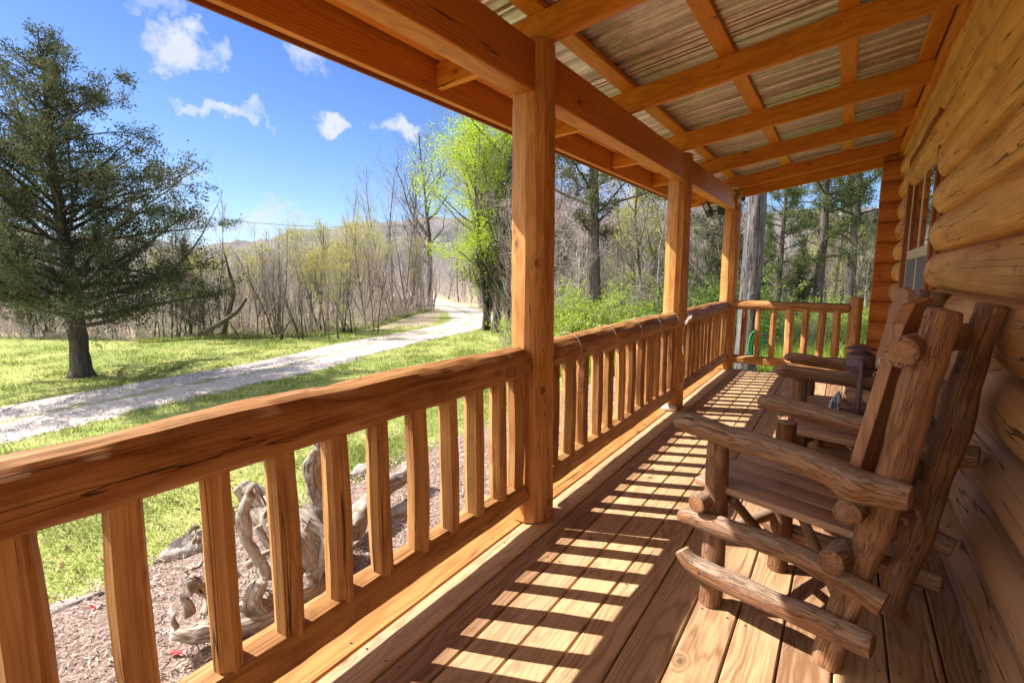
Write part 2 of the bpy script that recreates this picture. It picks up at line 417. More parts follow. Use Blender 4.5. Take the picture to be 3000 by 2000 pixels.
M['twig'] = twigmat('bare_twigs', (.27, .225, .20), (.60, .52, .475))
M['palebark'] = twigmat('pale_twigs', (.24, .20, .175), (.48, .42, .38))
M['cedarleaf'] = leafmat('cedar_foliage', (.055, .072, .034), (.20, .205, .10), .3)
M['twigdark'] = twigmat('brown_twigs', (.13, .108, .092), (.44, .385, .34))
M['pineleaf'] = leafmat('pine_needles', (.05, .075, .028), (.19, .22, .09), .3)
M['lime'] = leafmat('lime_spring_leaves', (.34, .50, .02), (.62, .78, .05), .45)
M['bud'] = leafmat('yellow_green_buds', (.36, .36, .08), (.62, .60, .20), .45)
M['shrub'] = leafmat('bright_green_leaves', (.18, .28, .035), (.50, .58, .11), .45)
M['darkshrub'] = leafmat('green_leaves', (.05, .17, .02), (.14, .34, .05), .4)
M['pink'] = leafmat('redbud_blossom', (.48, .28, .40), (.72, .50, .64), .35)
M['grass'] = leafmat('grass_blades', (.15, .22, .045), (.46, .49, .17), .4)
M['drygrass'] = leafmat('dry_leaf_litter', (.24, .14, .08), (.52, .38, .24), .2)
M['chips'] = leafmat('bark_mulch_chips', (.15, .10, .08), (.78, .63, .54), .0)
M['gravelstone'] = leafmat('gravel_stones', (.55, .47, .42), (.88, .82, .76), .0)

# ground sheet
def groundmat():
    m, g, out = newmat('meadow_ground')
    pos = g.add('ShaderNodeNewGeometry').outputs['Position']
    n1_ = g.noise(pos, .35, 4, .6); n2_ = g.noise(pos, 3.5, 5, .65); n3 = g.noise(pos, 40, 3, .6)
    c = g.mix(g.maprange(n1_, .38, .62, 0, 1), (.20, .27, .06), (.38, .40, .12))
    c = g.mix(g.maprange(n2_, .45, .72, 0, .75), c, (.44, .39, .20))
    c = g.mix(g.maprange(n3, .35, .65, 0, .45), c, (.17, .20, .05))
    # woodland floor with leaf litter where the attribute says so
    wd = g.attr('wood').outputs['Fac']
    lit = g.mix(g.maprange(g.noise(pos, 1.2, 5, .7), .46, .6, 0, 1), (.46, .34, .25), (.24, .29, .08))
    lit = g.mix(g.maprange(g.noise(pos, 14, 4, .7), .4, .65, 0, .6), lit, (.56, .45, .36))
    edge = g.math('ADD', wd, g.math('MULTIPLY', g.math('SUBTRACT', g.noise(pos, 1.0, 4, .7), .5), .9))
    c = g.mix(g.maprange(edge, .42, .58, 0, 1), c, lit)
    # hills far away: bare woods with a few evergreens
    hl = g.attr('hill').outputs['Fac']
    hc = g.mix(g.maprange(g.noise(pos, .09, 5, .75), .42, .6, 0, 1), (.17, .15, .155), (.085, .095, .080))
    hc = g.mix(g.maprange(g.noise(pos, .45, 4, .8), .35, .65, 0, .6), hc, (.25, .225, .22))
    c = g.mix(hl, c, hc)
    nr = g.bump(g.math('ADD', n2_, g.math('MULTIPLY', n3, .4)), .05)
    principled(g, out, c, .95, nr, spec=.1)
    return m
M['ground'] = groundmat()

def roadmat():
    m, g, out = newmat('gravel_drive')
    pos = g.add('ShaderNodeNewGeometry').outputs['Position']; ac = g.attr('across').outputs['Fac']
    vor = g.add('ShaderNodeTexVoronoi'); vor.inputs['Scale'].default_value = 34; g.put(vor.inputs['Vector'], pos)
    n = g.noise(pos, 5, 5, .7)
    sep = g.add('ShaderNodeSeparateColor'); g.l.new(vor.outputs['Color'], sep.inputs[0])
    c = g.mix(sep.outputs[0], (.52, .44, .39), (.80, .72, .66))
    c = g.mix(g.maprange(n, .5, .72, 0, .6), c, (.48, .40, .33))
    grass = g.mix(n, (.20, .25, .06), (.36, .34, .15))
    w = g.math('ADD', g.math('ABSOLUTE', ac), g.math('MULTIPLY', g.math('SUBTRACT', g.noise(pos, 1.6, 5, .75), .5), 1.0))
    c = g.mix(g.maprange(w, .02, .16, .7, 0), c, grass)
    c = g.mix(g.maprange(w, .88, 1.0, 0, 1), c, grass)
    principled(g, out, c, .95, g.bump(g.math('ADD', vor.outputs['Distance'], n), .03), spec=.1)
    return m
M['road'] = roadmat()

def mulchmat():
    m, g, out = newmat('mulch_ground')
    pos = g.add('ShaderNodeNewGeometry').outputs['Position']
    n = g.noise(g.scalev(pos, (1, 1, 1)), 55, 5, .75); n2 = g.noise(pos, 6, 4, .6)
    c = g.ramp(n, [(.30, (.07, .05, .04)), (.46, (.27, .185, .15)), (.60, (.50, .38, .32)), (.74, (.74, .62, .55))])
    c = g.mix(g.maprange(n2, .4, .65, 0, .45), c, (.34, .25, .21))
    principled(g, out, c, .9, g.bump(n, .02), spec=.2)
    return m
M['mulch'] = mulchmat()

def metalroof():
    m, g, out = newmat('galvanised_roofing')
    pos = g.add('ShaderNodeNewGeometry').outputs['Position']
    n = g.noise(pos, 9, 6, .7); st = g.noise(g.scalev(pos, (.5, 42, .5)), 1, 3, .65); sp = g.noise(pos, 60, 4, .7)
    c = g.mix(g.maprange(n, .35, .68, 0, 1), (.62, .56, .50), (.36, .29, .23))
    c = g.mix(g.maprange(st, .46, .62, 0, .85), c, (.78, .74, .70)); c = g.mix(g.maprange(st, .46, .34, 0, .75), c, (.20, .15, .12))  # light and dark streaks paint rib highlights and shade into the metal colour
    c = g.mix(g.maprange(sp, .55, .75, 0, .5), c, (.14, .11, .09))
    principled(g, out, c, .36, g.bump(g.math('ADD', sp, g.math('MULTIPLY', n, .6)), .0006), metallic=.8, spec=.5)
    return m
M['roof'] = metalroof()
M['stone'] = simple('grey_field_stone', (.42, .38, .35), .9, nscale=7, col2=(.22, .19, .18), bump=.03)
M['iron'] = simple('rusty_purple_brown_iron', (.17, .105, .115), .55, nscale=25, col2=(.08, .05, .055), bump=.002, metallic=.1)
M['nail'] = simple('dark_nail', (.05, .035, .028), .5, nscale=0)
M['black'] = simple('black_plastic', (.018, .019, .022), .4)
M['whiteplastic'] = simple('white_plastic', (.72, .70, .66), .4)
M['cream'] = simple('cream_vinyl_frame', (.62, .55, .42), .45)
M['screen'] = simple('grey_insect_screen', (.17, .175, .205), .8, nscale=300, namt=.25)
M['string'] = simple('pale_twine', (.66, .58, .46), .8)
M['wire'] = simple('dark_wire', (.10, .07, .06), .5, metallic=.4)
M['hose'] = simple('green_garden_hose', (.012, .30, .055), .35)
M['red'] = simple('red_plastic', (.62, .02, .03), .35)
M['brass'] = simple('pale_metal_cap', (.72, .64, .55), .35, metallic=.6)
M['cable'] = simple('black_cable', (.02, .02, .022), .5)
M['tabledark'] = wood('dark_table_wood', (.045, .018, .010), (.13, .055, .028), ring=50, cracks=.4, bump=.002, rough=.5, knots=.4, var=.2, bark=.4)
M['shell'] = simple('white_shell', (.78, .74, .68), .5, nscale=20, col2=(.6, .52, .45))
M['moss'] = simple('green_brown_moss', (.13, .15, .03), .95, nscale=40, col2=(.06, .045, .02), bump=.01)

def glassmat():
    m, g, out = newmat('window_glass')
    gl = g.add('ShaderNodeBsdfGlossy'); gl.inputs['Roughness'].default_value = .01; gl.inputs[0].default_value = (.92, .94, 1, 1)
    tr = g.add('ShaderNodeBsdfTransparent'); lw = g.add('ShaderNodeLayerWeight'); lw.inputs[0].default_value = .35
    mx = g.add('ShaderNodeMixShader'); g.l.new(g.maprange(lw.outputs['Facing'], 0, 1, .15, .95), mx.inputs[0])
    g.l.new(tr.outputs[0], mx.inputs[1]); g.l.new(gl.outputs[0], mx.inputs[2]); g.l.new(mx.outputs[0], out.inputs[0])
    return m
M['glass'] = glassmat()
def slabmat():
    m, g, out = newmat('blue_white_streaked_paint')
    tc = g.add('ShaderNodeTexCoord').outputs['Object']
    n = g.noise(g.scalev(tc, (90, 90, 14)), 1, 4, .6)
    c = g.ramp(n, [(.40, (.05, .07, .13)), (.47, (.30, .38, .60)), (.58, (.70, .75, .88))])
    principled(g, out, c, .4); return m
M['slab'] = slabmat()

# ------------------------------------------------------------------ terrain
def sstep(a, b, x):
    t = min(max((x - a) / (b - a), 0), 1); return t * t * (3 - 2 * t)
def gz(x, y):
    d = math.hypot(x, y)
    z = -0.55 - 1.25 * sstep(-4.2, -12.5, x) * 1.0
    if x > -4.2: z = -0.55 - 0.25 * sstep(9, 25, y)
    else: z = z - 0.0
    if x > -12.5: z -= 0.25 * sstep(9, 25, y) * (1 - sstep(-4.2, -12.5, x)) if x <= -4.2 else 0
    a = sstep(-3.6, -6, x) if y < 8 else 1.0
    z += a * 0.05 * n1(x * .35, y * .35, 3.3) + a * .12 * n1(x * .09, y * .09, 9.1)
    if d > 75:
        ang = math.atan2(y, x)
        hgt = 30 * (0.78 + .5 * n1(math.cos(ang) * 2.2 + 4.2, math.sin(ang) * 2.2, 1.5) + .14 * n1(math.cos(ang) * 9, math.sin(ang) * 9, 7.5))
        z += max(hgt, 5) * sstep(75, 230, d)
        if d > 120: z += 2.6 * n1(x * .06, y * .06, 2.2) + 1.8 * n1(x * .25, y * .25, 5.2) + 1.3 * n1(x * .7, y * .7, 8.2)
    return z
FW = Vector((-math.sin(YAW) * math.cos(PITCH), math.cos(YAW) * math.cos(PITCH), -math.sin(PITCH)))
RT = Vector((math.cos(YAW), math.sin(YAW), 0)); UPV = RT.cross(FW); CP = Vector((0, 0, CAMH))
def ray(px, py): return (FW * 1492 + RT * (px - 1500) - UPV * (py - 1000)).normalized()
def gp(px, py):
    """ground point seen at a place of the photograph (3000 px wide)"""
    r = ray(px, py); t = 1.5
    while t < 400:
        p = CP + r * t
        if p.z < gz(p.x, p.y): break
        t *= 1.01
    a, b = t / 1.01, t
    for _ in range(20):
        m = (a + b) / 2; p = CP + r * m
        if p.z < gz(p.x, p.y): b = m
        else: a = m
    return CP + r * b
def height_at(p, ytop):
    """height above ground point p that reaches the picture row ytop"""
    dxy = Vector((p.x, p.y, 0)); fwd = Vector((-math.sin(YAW), math.cos(YAW), 0)).dot(dxy)
    el = math.atan2(1000 - ytop, 1492) - PITCH
    return CAMH + fwd * math.tan(el) - p.z

def build_ground():
    rs = [0.0] + list(np.geomspace(1.2, 420, 190)); na = 520
    V = [(0, 0, gz(0, 0))]; 
    for r in rs[1:]:
        for j in range(na):
            a = 2 * math.pi * j / na; x, y = r * math.cos(a), r * math.sin(a); V.append((x, y, gz(x, y)))
    F = [(0, 1 + j, 1 + (j + 1) % na) for j in range(na)]
    for i in range(len(rs) - 2):
        b = 1 + i * na
        for j in range(na):
            k = (j + 1) % na; F.append((b + j, b + na + j, b + na + k, b + k))
    me = bpy.data.meshes.new('ground'); me.from_pydata(V, [], F)
    wood_ = []; hill_ = []
    for (x, y, z) in V:
        wood_.append(woodness(x, y)); hill_.append(sstep(60, 110, math.hypot(x, y)))
    a = me.attributes.new('wood', 'FLOAT', 'POINT'); a.data.foreach_set('value', wood_)
    a = me.attributes.new('hill', 'FLOAT', 'POINT'); a.data.foreach_set('value', hill_)
    me.materials.append(M['ground']); me.shade_smooth()
    o = bpy.data.objects.new('ground', me); COL.objects.link(o); tag(o, kind='structure'); return o

# edge of the wood, as ground points
EDGE = [gp(-900, 985), gp(-250, 985), gp(150, 985), gp(420, 1000), gp(600, 992), gp(900, 990), gp(1080, 968), gp(1270, 955), gp(1300, 915)]
def woodness(x, y):
    """0 on the lawn, 1 inside the wood"""
    ang = math.atan2(y, x); d = math.hypot(x, y)
    # interpolate the edge distance by angle
    e = [(math.atan2(p.y, p.x), math.hypot(p.x, p.y)) for p in EDGE]
    e.sort()
    if ang > e[-1][0] or ang < -math.pi / 2 or ang > math.pi: de = e[-1][1]
    elif ang < e[0][0]:
        t = sstep(e[0][0], e[0][0] - .25, ang); de = e[0][1] + (15 - e[0][1]) * t
        if x > -3: de = 15
        if x > -3 and ang < 1.2: de = 14
    else:
        for (a0, d0), (a1, d1) in zip(e, e[1:]):
            if a0 <= ang <= a1: de = d0 + (d1 - d0) * (ang - a0) / max(a1 - a0, 1e-6); break
    return sstep(-2.5, 2.5, d - de)
ground = build_ground()

ROADPX = [(-900, 1440), (-400, 1330), (0, 1243), (300, 1180), (600, 1120), (805, 1082), (1000, 1032), (1180, 991), (1300, 968), (1372, 949), (1385, 930), (1350, 910), (1300, 893), (1235, 874), (1180, 861), (1130, 850)]
def build_road():
    P = [gp(*q) for q in ROADPX]
    pts = []
    for i in range(len(P) - 1):
        p0 = P[max(i - 1, 0)]; p1 = P[i]; p2 = P[i + 1]; p3 = P[min(i + 2, len(P) - 1)]
        n = max(2, int((p2 - p1).length / .5))
        for k in range(n):
            f = k / n; pts.append(0.5 * ((2 * p1) + (p2 - p0) * f + (2 * p0 - 5 * p1 + 4 * p2 - p3) * f * f + (3 * p1 - p0 - 3 * p2 + p3) * f ** 3))
    V = []; A = []; F = []; na = 12
    for i, p in enumerate(pts):
        q = pts[min(i + 1, len(pts) - 1)]; o = pts[max(i - 1, 0)]; t = (q - o); t.z = 0; t.normalize(); nrm = Vector((-t.y, t.x, 0))
        for j in range(na + 1):
            s = -1.12 + 2.24 * j / na; w = 1.55 * s
            x, y = p.x + nrm.x * w, p.y + nrm.y * w
            z = gz(x, y) + .03 * (1 - min(abs(s), 1) ** 4) - (.03 if abs(abs(s) - .5) < .2 else 0) + .02
            if j in (0, na): z -= .06
            V.append((x, y, z)); A.append(s)
    for i in range(len(pts) - 1):
        for j in range(na):
            a = i * (na + 1) + j; F.append((a, a + 1, a + na + 2, a + na + 1))
    me = bpy.data.meshes.new('gravel_drive'); me.from_pydata(V, [], F)
    a = me.attributes.new('across', 'FLOAT', 'POINT'); a.data.foreach_set('value', A)
    me.materials.append(M['road']); me.shade_smooth()
    o = bpy.data.objects.new('gravel_drive', me); COL.objects.link(o); tag(o, kind='structure')
    return pts
road_pts = build_road()
RP = np.array([(p.x, p.y) for p in road_pts])
def road_dist(x, y):
    return np.sqrt(((RP[None, :, :] - np.stack([x, y], 1)[:, None, :]) ** 2).sum(2)).min(1)

def bed():
    V = []; F = []; ys = np.arange(-3, 8.0, .1); na = 14
    for i, y in enumerate(ys):
        xe = -3.35 + .10 * n1(y * 1.1, 4.0) + .05 * n1(y * 4, 1)
        for j in range(na + 1):
            x = -1.3 + (xe + 1.3) * j / na
            V.append((x, y, gz(x, y) + .012 + .025 * n1(x * 3, y * 3, 5) * (j < na) + .02 * (j < na)))
    for i in range(len(ys) - 1):
        for j in range(na):
            a = i * (na + 1) + j; F.append((a, a + 1, a + na + 2, a + na + 1))
    me = bpy.data.meshes.new('mulch_bed'); me.from_pydata(V, [], F); me.materials.append(M['mulch']); me.shade_smooth()
    o = bpy.data.objects.new('mulch_bed', me); COL.objects.link(o); tag(o, kind='structure')
    # loose chips and needles
    n = 60000; c = np.stack([rng.uniform(-3.45, -1.4, n), rng.uniform(-1, 7, n)], 1)
    z = np.array([gz(a, b) for a, b in c]) + rng.uniform(.03, .055, n)
    chips(c, z, rng.uniform(.003, .016, n), .2, 'mulch_chips', M['chips'], 'loose bark chips covering the bed below the porch')
def chips(c, z, size, asp, name, mat, label, flat=.35):
    n = len(c); a = rng.uniform(0, 2 * np.pi, n); d = np.stack([np.cos(a), np.sin(a), rng.normal(0, flat, n)], 1); d /= np.linalg.norm(d, axis=1)[:, None]
    e = np.stack([-np.sin(a), np.cos(a), rng.normal(0, flat, n)], 1)
    p = np.stack([c[:, 0], c[:, 1], z], 1); s = size[:, None]
    V = np.stack([p - d * s - e * s * asp, p + d * s - e * s * asp, p + d * s + e * s * asp, p - d * s + e * s * asp], 1).reshape(-1, 3)
    F = np.arange(4 * n).reshape(-1, 4); pr = np.repeat(rng.random(n) ** 1.5, 4)
    o = npmesh(name, V, F, mat, pr=pr); tag(o, label, kind='stuff'); return o
bed()

def build_grass():
    # candidate points, dense near the porch and thinning away
    n = 330000
    r = 3.2 * np.exp(rng.random(n) * math.log(30 / 3.2)); a = rng.uniform(R(88), R(200), n)
    x = r * np.cos(a); y = r * np.sin(a)
    keep = (x < -3.28) & (y > -6)
    x, y, r = x[keep], y[keep], r[keep]
    # view wedge only
    ang = np.degrees(np.arctan2(-(x * math.cos(YAW) + y * math.sin(YAW)), (-x * math.sin(YAW) + y * math.cos(YAW))))
    k2 = (ang > -52) & (ang < 52); x, y, r = x[k2], y[k2], r[k2]
    rd = road_dist_chunk(x, y); centre = (rd < .16 + .2 * rng.random(len(rd))); edge = rd > 1.35 + .35 * rng.random(len(rd))
    keep = edge | (centre & (rng.random(len(rd)) < .5)); x, y, r = x[keep], y[keep], r[keep]
    pat = np.array([n1(a * .8, b * .8, 4) + .6 * n1(a * 2.7, b * 2.7, 8) for a, b in zip(x, y)])
    keep = rng.random(len(x)) < (.62 + .9 * pat); x, y, r, pat = x[keep], y[keep], r[keep], pat[keep]
    z = np.array([gz(a, b) for a, b in zip(x, y)])
    n = len(x); sc = np.clip(r / 6, .6, 3.2)
    h = (.022 + .03 * rng.random(n) + np.clip(pat, 0, 1) * .07) * np.clip(sc, .8, 1.6); w = .0035 * sc * (1 + rng.random(n))
    aa = rng.uniform(0, 2 * np.pi, n); lean = rng.normal(0, .5, (n, 2)) * h[:, None]
    dx = np.cos(aa) * w; dy = np.sin(aa) * w
    V = np.zeros((n, 3, 3), np.float32)
    V[:, 0] = np.stack([x - dx, y - dy, z], 1); V[:, 1] = np.stack([x + dx, y + dy, z], 1)
    V[:, 2] = np.stack([x + lean[:, 0], y + lean[:, 1], z + h], 1)
    pr = np.repeat(np.clip(rng.random(n) * .8 + .2 - pat * .45, 0, 1), 3)
    o = npmesh('grass', V.reshape(-1, 3), np.arange(3 * n).reshape(-1, 3), M['grass'], pr=pr); tag(o, 'short spring grass on the lawn either side of the gravel drive', kind='stuff')
    # leaf litter on the lawn
    n = 5000; r = 3.4 * np.exp(rng.random(n) * math.log(22 / 3.4)); a = rng.uniform(R(90), R(190), n); c = np.stack([r * np.cos(a), r * np.sin(a)], 1)
    c = c[c[:, 0] < -3.4]; z = np.array([gz(a, b) for a, b in c]) + .015 + .02 * rng.random(len(c))
    chips(c, z, rng.uniform(.006, .018, len(c)), .6, 'fallen_leaves', M['drygrass'], 'dry brown leaves scattered over the lawn', .5)
    # gravel stones along the ruts
    i = rng.integers(0, len(RP), 42000); off = rng.choice([-1, 1], 42000) * rng.uniform(.3, 1.5, 42000)
    c = RP[i] + rng.normal(0, .35, (42000, 2)); t = np.roll(RP, -1, 0) - RP; t /= np.linalg.norm(t, axis=1)[:, None] + 1e-9
    c += np.stack([-t[i, 1], t[i, 0]], 1) * off[:, None]; rd = road_dist_chunk(c[:, 0], c[:, 1]); c = c[(rd < 1.62) & (np.hypot(c[:, 0], c[:, 1]) < 34)]
    z = np.array([gz(a, b) for a, b in c]) + .038
    chips(c, z, rng.uniform(.006, .020, len(c)), .8, 'loose_gravel', M['gravelstone'], 'loose pale gravel lying on the drive', .5)
def road_dist_chunk(x, y):
    out = np.empty(len(x)); pts = RP[::2]
    for i in range(0, len(x), 20000):
        out[i:i + 20000] = np.sqrt(((pts[None] - np.stack([x[i:i + 20000], y[i:i + 20000]], 1)[:, None]) ** 2).sum(2)).min(1)
    return out
build_grass()
# ==================================================================== PART 2
# ------------------------------------------------------------------ the cabin and its porch
cabin = empty('log_cabin', (-1.25, 2.08, 0), label='log cabin with an open porch of orange stained timber, round log wall and tin roof', cat='cabin')
CO = Vector((-1.25, 2.08, 0))
def part(mb, name, mat, parent=None, **kw):
    o = mb.build(name, mat, parent or cabin, **kw)
    if (parent or cabin) is cabin: o.location = -CO
    return o

# deck: boards along y, rim at the outer edge
mb = MB(); mb0 = MB(); x = -1.3835; PW = .1434
while x < .62:
    ys = [-3.2 + random.uniform(0, .3), random.choice([1.9, 3.2, 4.4, 5.3]) + random.uniform(-.1, .1), 6.95] if x > -1.0 and random.random() < .0 else [-3.2, 6.95 + random.uniform(-.012, .012)]
    for a, b in zip(ys, ys[1:]):
        (mb0 if x < -1.3 else mb).board((x + PW / 2, a + .002, -.019 + random.uniform(-.0012, .0012)), (x + PW / 2, b - .002, -.019 + random.uniform(-.0012, .0012)), PW - .006, .038, bev=.004)
    x += PW
part(mb, 'deck', M['deck']); tag(part(mb0, 'edge_board', M['edge']), 'orange stained outer deck board under the railing')
mb = MB(); x = -1.3835
while x < .5:
    for y in np.arange(-1.4, 6.9, .8):
        for dx in (.03, .113):
            nx_ = x + dx + random.uniform(-.006, .006); ny_ = y + random.uniform(-.012, .012)
            mb.poly([(nx_ + .0042 * math.cos(a), ny_ + .0042 * math.sin(a), .0016) for a in np.linspace(0, 5.5, 8)], [tuple(range(8))])
    x += PW
o = part(mb, 'nail_heads', M['nail'], smooth=False); o['kind'] = 'stuff'; o['label'] = 'small dark nail heads in the deck boards'
mb = MB()
mb.board((-1.36, -3.2, -.15), (-1.36, 6.9, -.15), .038, .22); mb.board((-1.34, 6.905, -.15), (.6, 6.905, -.15), .038, .22)
for y in np.arange(-3, 6.8, .8): mb.board((-1.33, y, -.14), (.6, y, -.14), .038, .19)
for y in (2.08, 4.57, 6.82): mb.log([(-1.24, y, -.9), (-1.24, y, -.25)], .08, wob=.02)
part(mb, 'deck_frame', M['rail'])

# posts
for (x, y, lab) in ((-1.243, -.43, None), (-1.243, 2.09, None), (-1.255, 4.58, None), (-1.232, 6.9, None)):
    mb = MB(); mb.log([(x, y, 0.0), (x, y, 2.215)], [.106, .097], nside=13, step=.07, wob=.008, poly=.8, bevel=.10)
    part(mb, 'porch_post', M['post'], angle=14)

# railings
def railing(y0, y1, bal, name='railing', xr=-1.25):
    r = empty(name); r.parent = cabin; r.location = -CO + Vector((xr, (y0 + y1) / 2, 0)); c0 = Vector((xr, (y0 + y1) / 2, 0))
    def sub(mb, nm, mat, **k):
        o = mb.build(nm, mat, r, **k); o.location = -c0; return o
    mb = MB(); mb.log([(xr, y0 + .02, .797), (xr, (y0 + y1) / 2, .80), (xr, y1 - .02, .797)], [.072, .081, .074], nside=20, step=.03, wob=.035, poly=.75, bevel=.6)
    sub(mb, 'top_rail', M['rail'], angle=15)
    mb = MB(); mb.log([(xr, y0 + .02, .158), (xr, (y0 + y1) / 2, .162), (xr, y1 - .02, .158)], [.064, .072, .064], nside=9, step=.07, wob=.02, poly=1.2, bevel=.5)
    sub(mb, 'bottom_rail', M['rail'], angle=15)
    for y in bal:
        mb = MB(); rr = random.uniform(.034, .041); dx = random.uniform(-.006, .006)
        mb.log([(xr + .012 + dx, y, .205), (xr + .012 + dx * .3 + random.uniform(-.004, .004), y + random.uniform(-.008, .008), .48), (xr + .012, y, .745)], [rr * 1.06, rr * 1.1, rr * 1.03], nside=random.choice((7, 8, 8)), step=.06, wob=.01, poly=1.25, bevel=.06)
        sub(mb, 'baluster', M['rail'], angle=15)
    return r
railing(-.36, 2.0, [-.29, -.117, .055, .228, .405, .59, .758, .935, 1.10, 1.275, 1.45, 1.615, 1.785, 1.93])
railing(2.18, 4.5, [2.29, 2.469, 2.651, 2.85, 3.035, 3.235, 3.438, 3.65, 3.824, 4.01, 4.21, 4.40])
railing(4.67, 6.82, list(np.linspace(4.80, 6.72, 12)))
# end railing across the far end of the porch
r = empty('railing'); r.parent = cabin; r.location = -CO + Vector((-.5, 6.9, 0))
def sub(mb, nm, mat, **k):
    o = mb.build(nm, mat, r, **k); o.location = -Vector((-.5, 6.9, 0)); return o
mb = MB(); mb.log([(-1.16, 6.9, .822), (.06, 6.9, .815)], [.058, .054], nside=9, step=.06, wob=.02, poly=1.1, bevel=.2); sub(mb, 'top_rail', M['rail'], angle=15)
mb = MB(); mb.log([(-1.16, 6.9, .138), (.12, 6.9, .13)], [.056, .054], nside=9, step=.06, wob=.02, poly=1.1, bevel=.2); sub(mb, 'bottom_rail', M['rail'], angle=15)
for x, rr in ((-1.034, .03), (-.865, .033), (-.705, .032), (-.525, .046), (-.365, .037), (-.205, .036), (-.05, .038)):
    mb = MB(); mb.log([(x, 6.9, .16), (x + random.uniform(-.01, .01), 6.9, .79)], rr * 1.08, nside=8, step=.07, wob=.01, poly=1.1, bevel=.06); sub(mb, 'baluster', M['rail'], angle=15)
mb = MB(); mb.log([(.115, 6.9, .0), (.115, 6.9, .945)], [.069, .065], nside=20, step=.05, wob=.02, hewn=.2, bevel=.1); sub(mb, 'end_post', M['rail'], angle=15)

# roof framing: rafters along x, purlins along y on top of them, tin sheet above
def zb(x): return 2.235 + .15 * (x + 1.15)         # underside of the rafters
SL = Vector((1, 0, .15)).normalized(); NV = Vector((-.15, 0, 1)).normalized()
def rafter(y, x0=-1.85, x1=.39, h=.142, w=.04, up=0.0, name='rafter'):
    mb = MB(); pr = random.random()
    # tail with an upswept cut towards the eave board
    prof = [(x0, zb(x0) + .02 + up), (x0 + .30, zb(x0 + .30) - .006 + up), (x0 + .52, zb(x0 + .52) + up), (x1, zb(x1) + up)]
    top = [(x1, zb(x1) + h + up), (x0, zb(x0) + h + up)]
    pts = prof + top; n = len(pts)
    v = [(a, y, c) for a, c in pts] + [(a, y + w, c) for a, c in pts]
    f = [tuple(range(n)), tuple(reversed(range(n, 2 * n)))] + [(i, i + n, (i + 1) % n + n, (i + 1) % n) for i in range(n)]
    mb._push([Vector(q) for q in v], f, [(q[1] * 1.0 + 7 * pr, q[2] - zb(q[0]) + .15, q[0] + 9 * pr) for q in v], pr)
    o = part(mb, name, M['rafter'])
    bv = o.modifiers.new('bevel', 'BEVEL'); bv.width = .003; bv.segments = 1
    return o
for y in (-2.6, -1.5, -.35, .85, 2.12, 3.28, 4.5, 5.66, 6.83): rafter(y)
# barge rafter at the gable end
rafter(7.12, up=-.075, h=.215, name='barge_board')
for x in (-1.78, -1.255, -.67, -.085, .34):
    mb = MB(); mb.board((x, -2.8, zb(x) + .143 + .019), (x, 7.2, zb(x) + .143 + .019), .09, .038, up=NV)
    part(mb, 'purlin', M['purlin'])
# eave beam carried by the posts: one length between each pair of posts
for a, b in ((-2.8, -.43), (-.43, 2.09), (2.09, 4.58), (4.58, 6.9)):
    mb = MB(); mb.board((-1.24, a + .01, 2.085), (-1.24, b - .01, 2.085), .102, .205, bev=.005); part(mb, 'beam', M['beam'])
# eave board outside the rafter tails
mb = MB(); mb.board((-1.872, -2.8, 2.21), (-1.872, 7.16, 2.21), .038, .18, bev=.003); part(mb, 'fascia', M['beam'])
mb = MB(); mb.board((-1.93, -2.8, 2.185), (-1.93, 7.16, 2.185), .02, .13, up=(.25, 0, 1), bev=.002); part(mb, 'drip_edge', M['trim'])
# ribbed tin
mb = MB(); V = []; F = []
ys = []; y = -2.9
while y < 7.3:
    for dy, dz in ((0, 0), (.014, .026), (.040, .026), (.054, 0), (.078, 0), (.083, .007), (.092, .007), (.097, 0)): ys.append((y + dy, dz))
    y += .122
xs = [-2.05, -1.9, -1.5, -1.0, -.5, 0, .45]
for (yy, dz) in ys:
    for x in xs: V.append((x, yy, zb(x) + .185 + dz + .0015 * n1(x * 2, yy * 2)))
nx = len(xs)
for i in range(len(ys) - 1):
    for j in range(nx - 1):
        a = i * nx + j; F.append((a, a + 1, a + nx + 1, a + nx))
mb.poly(V, F, .5); o = part(mb, 'tin_roof', M['roof'], smooth=False)

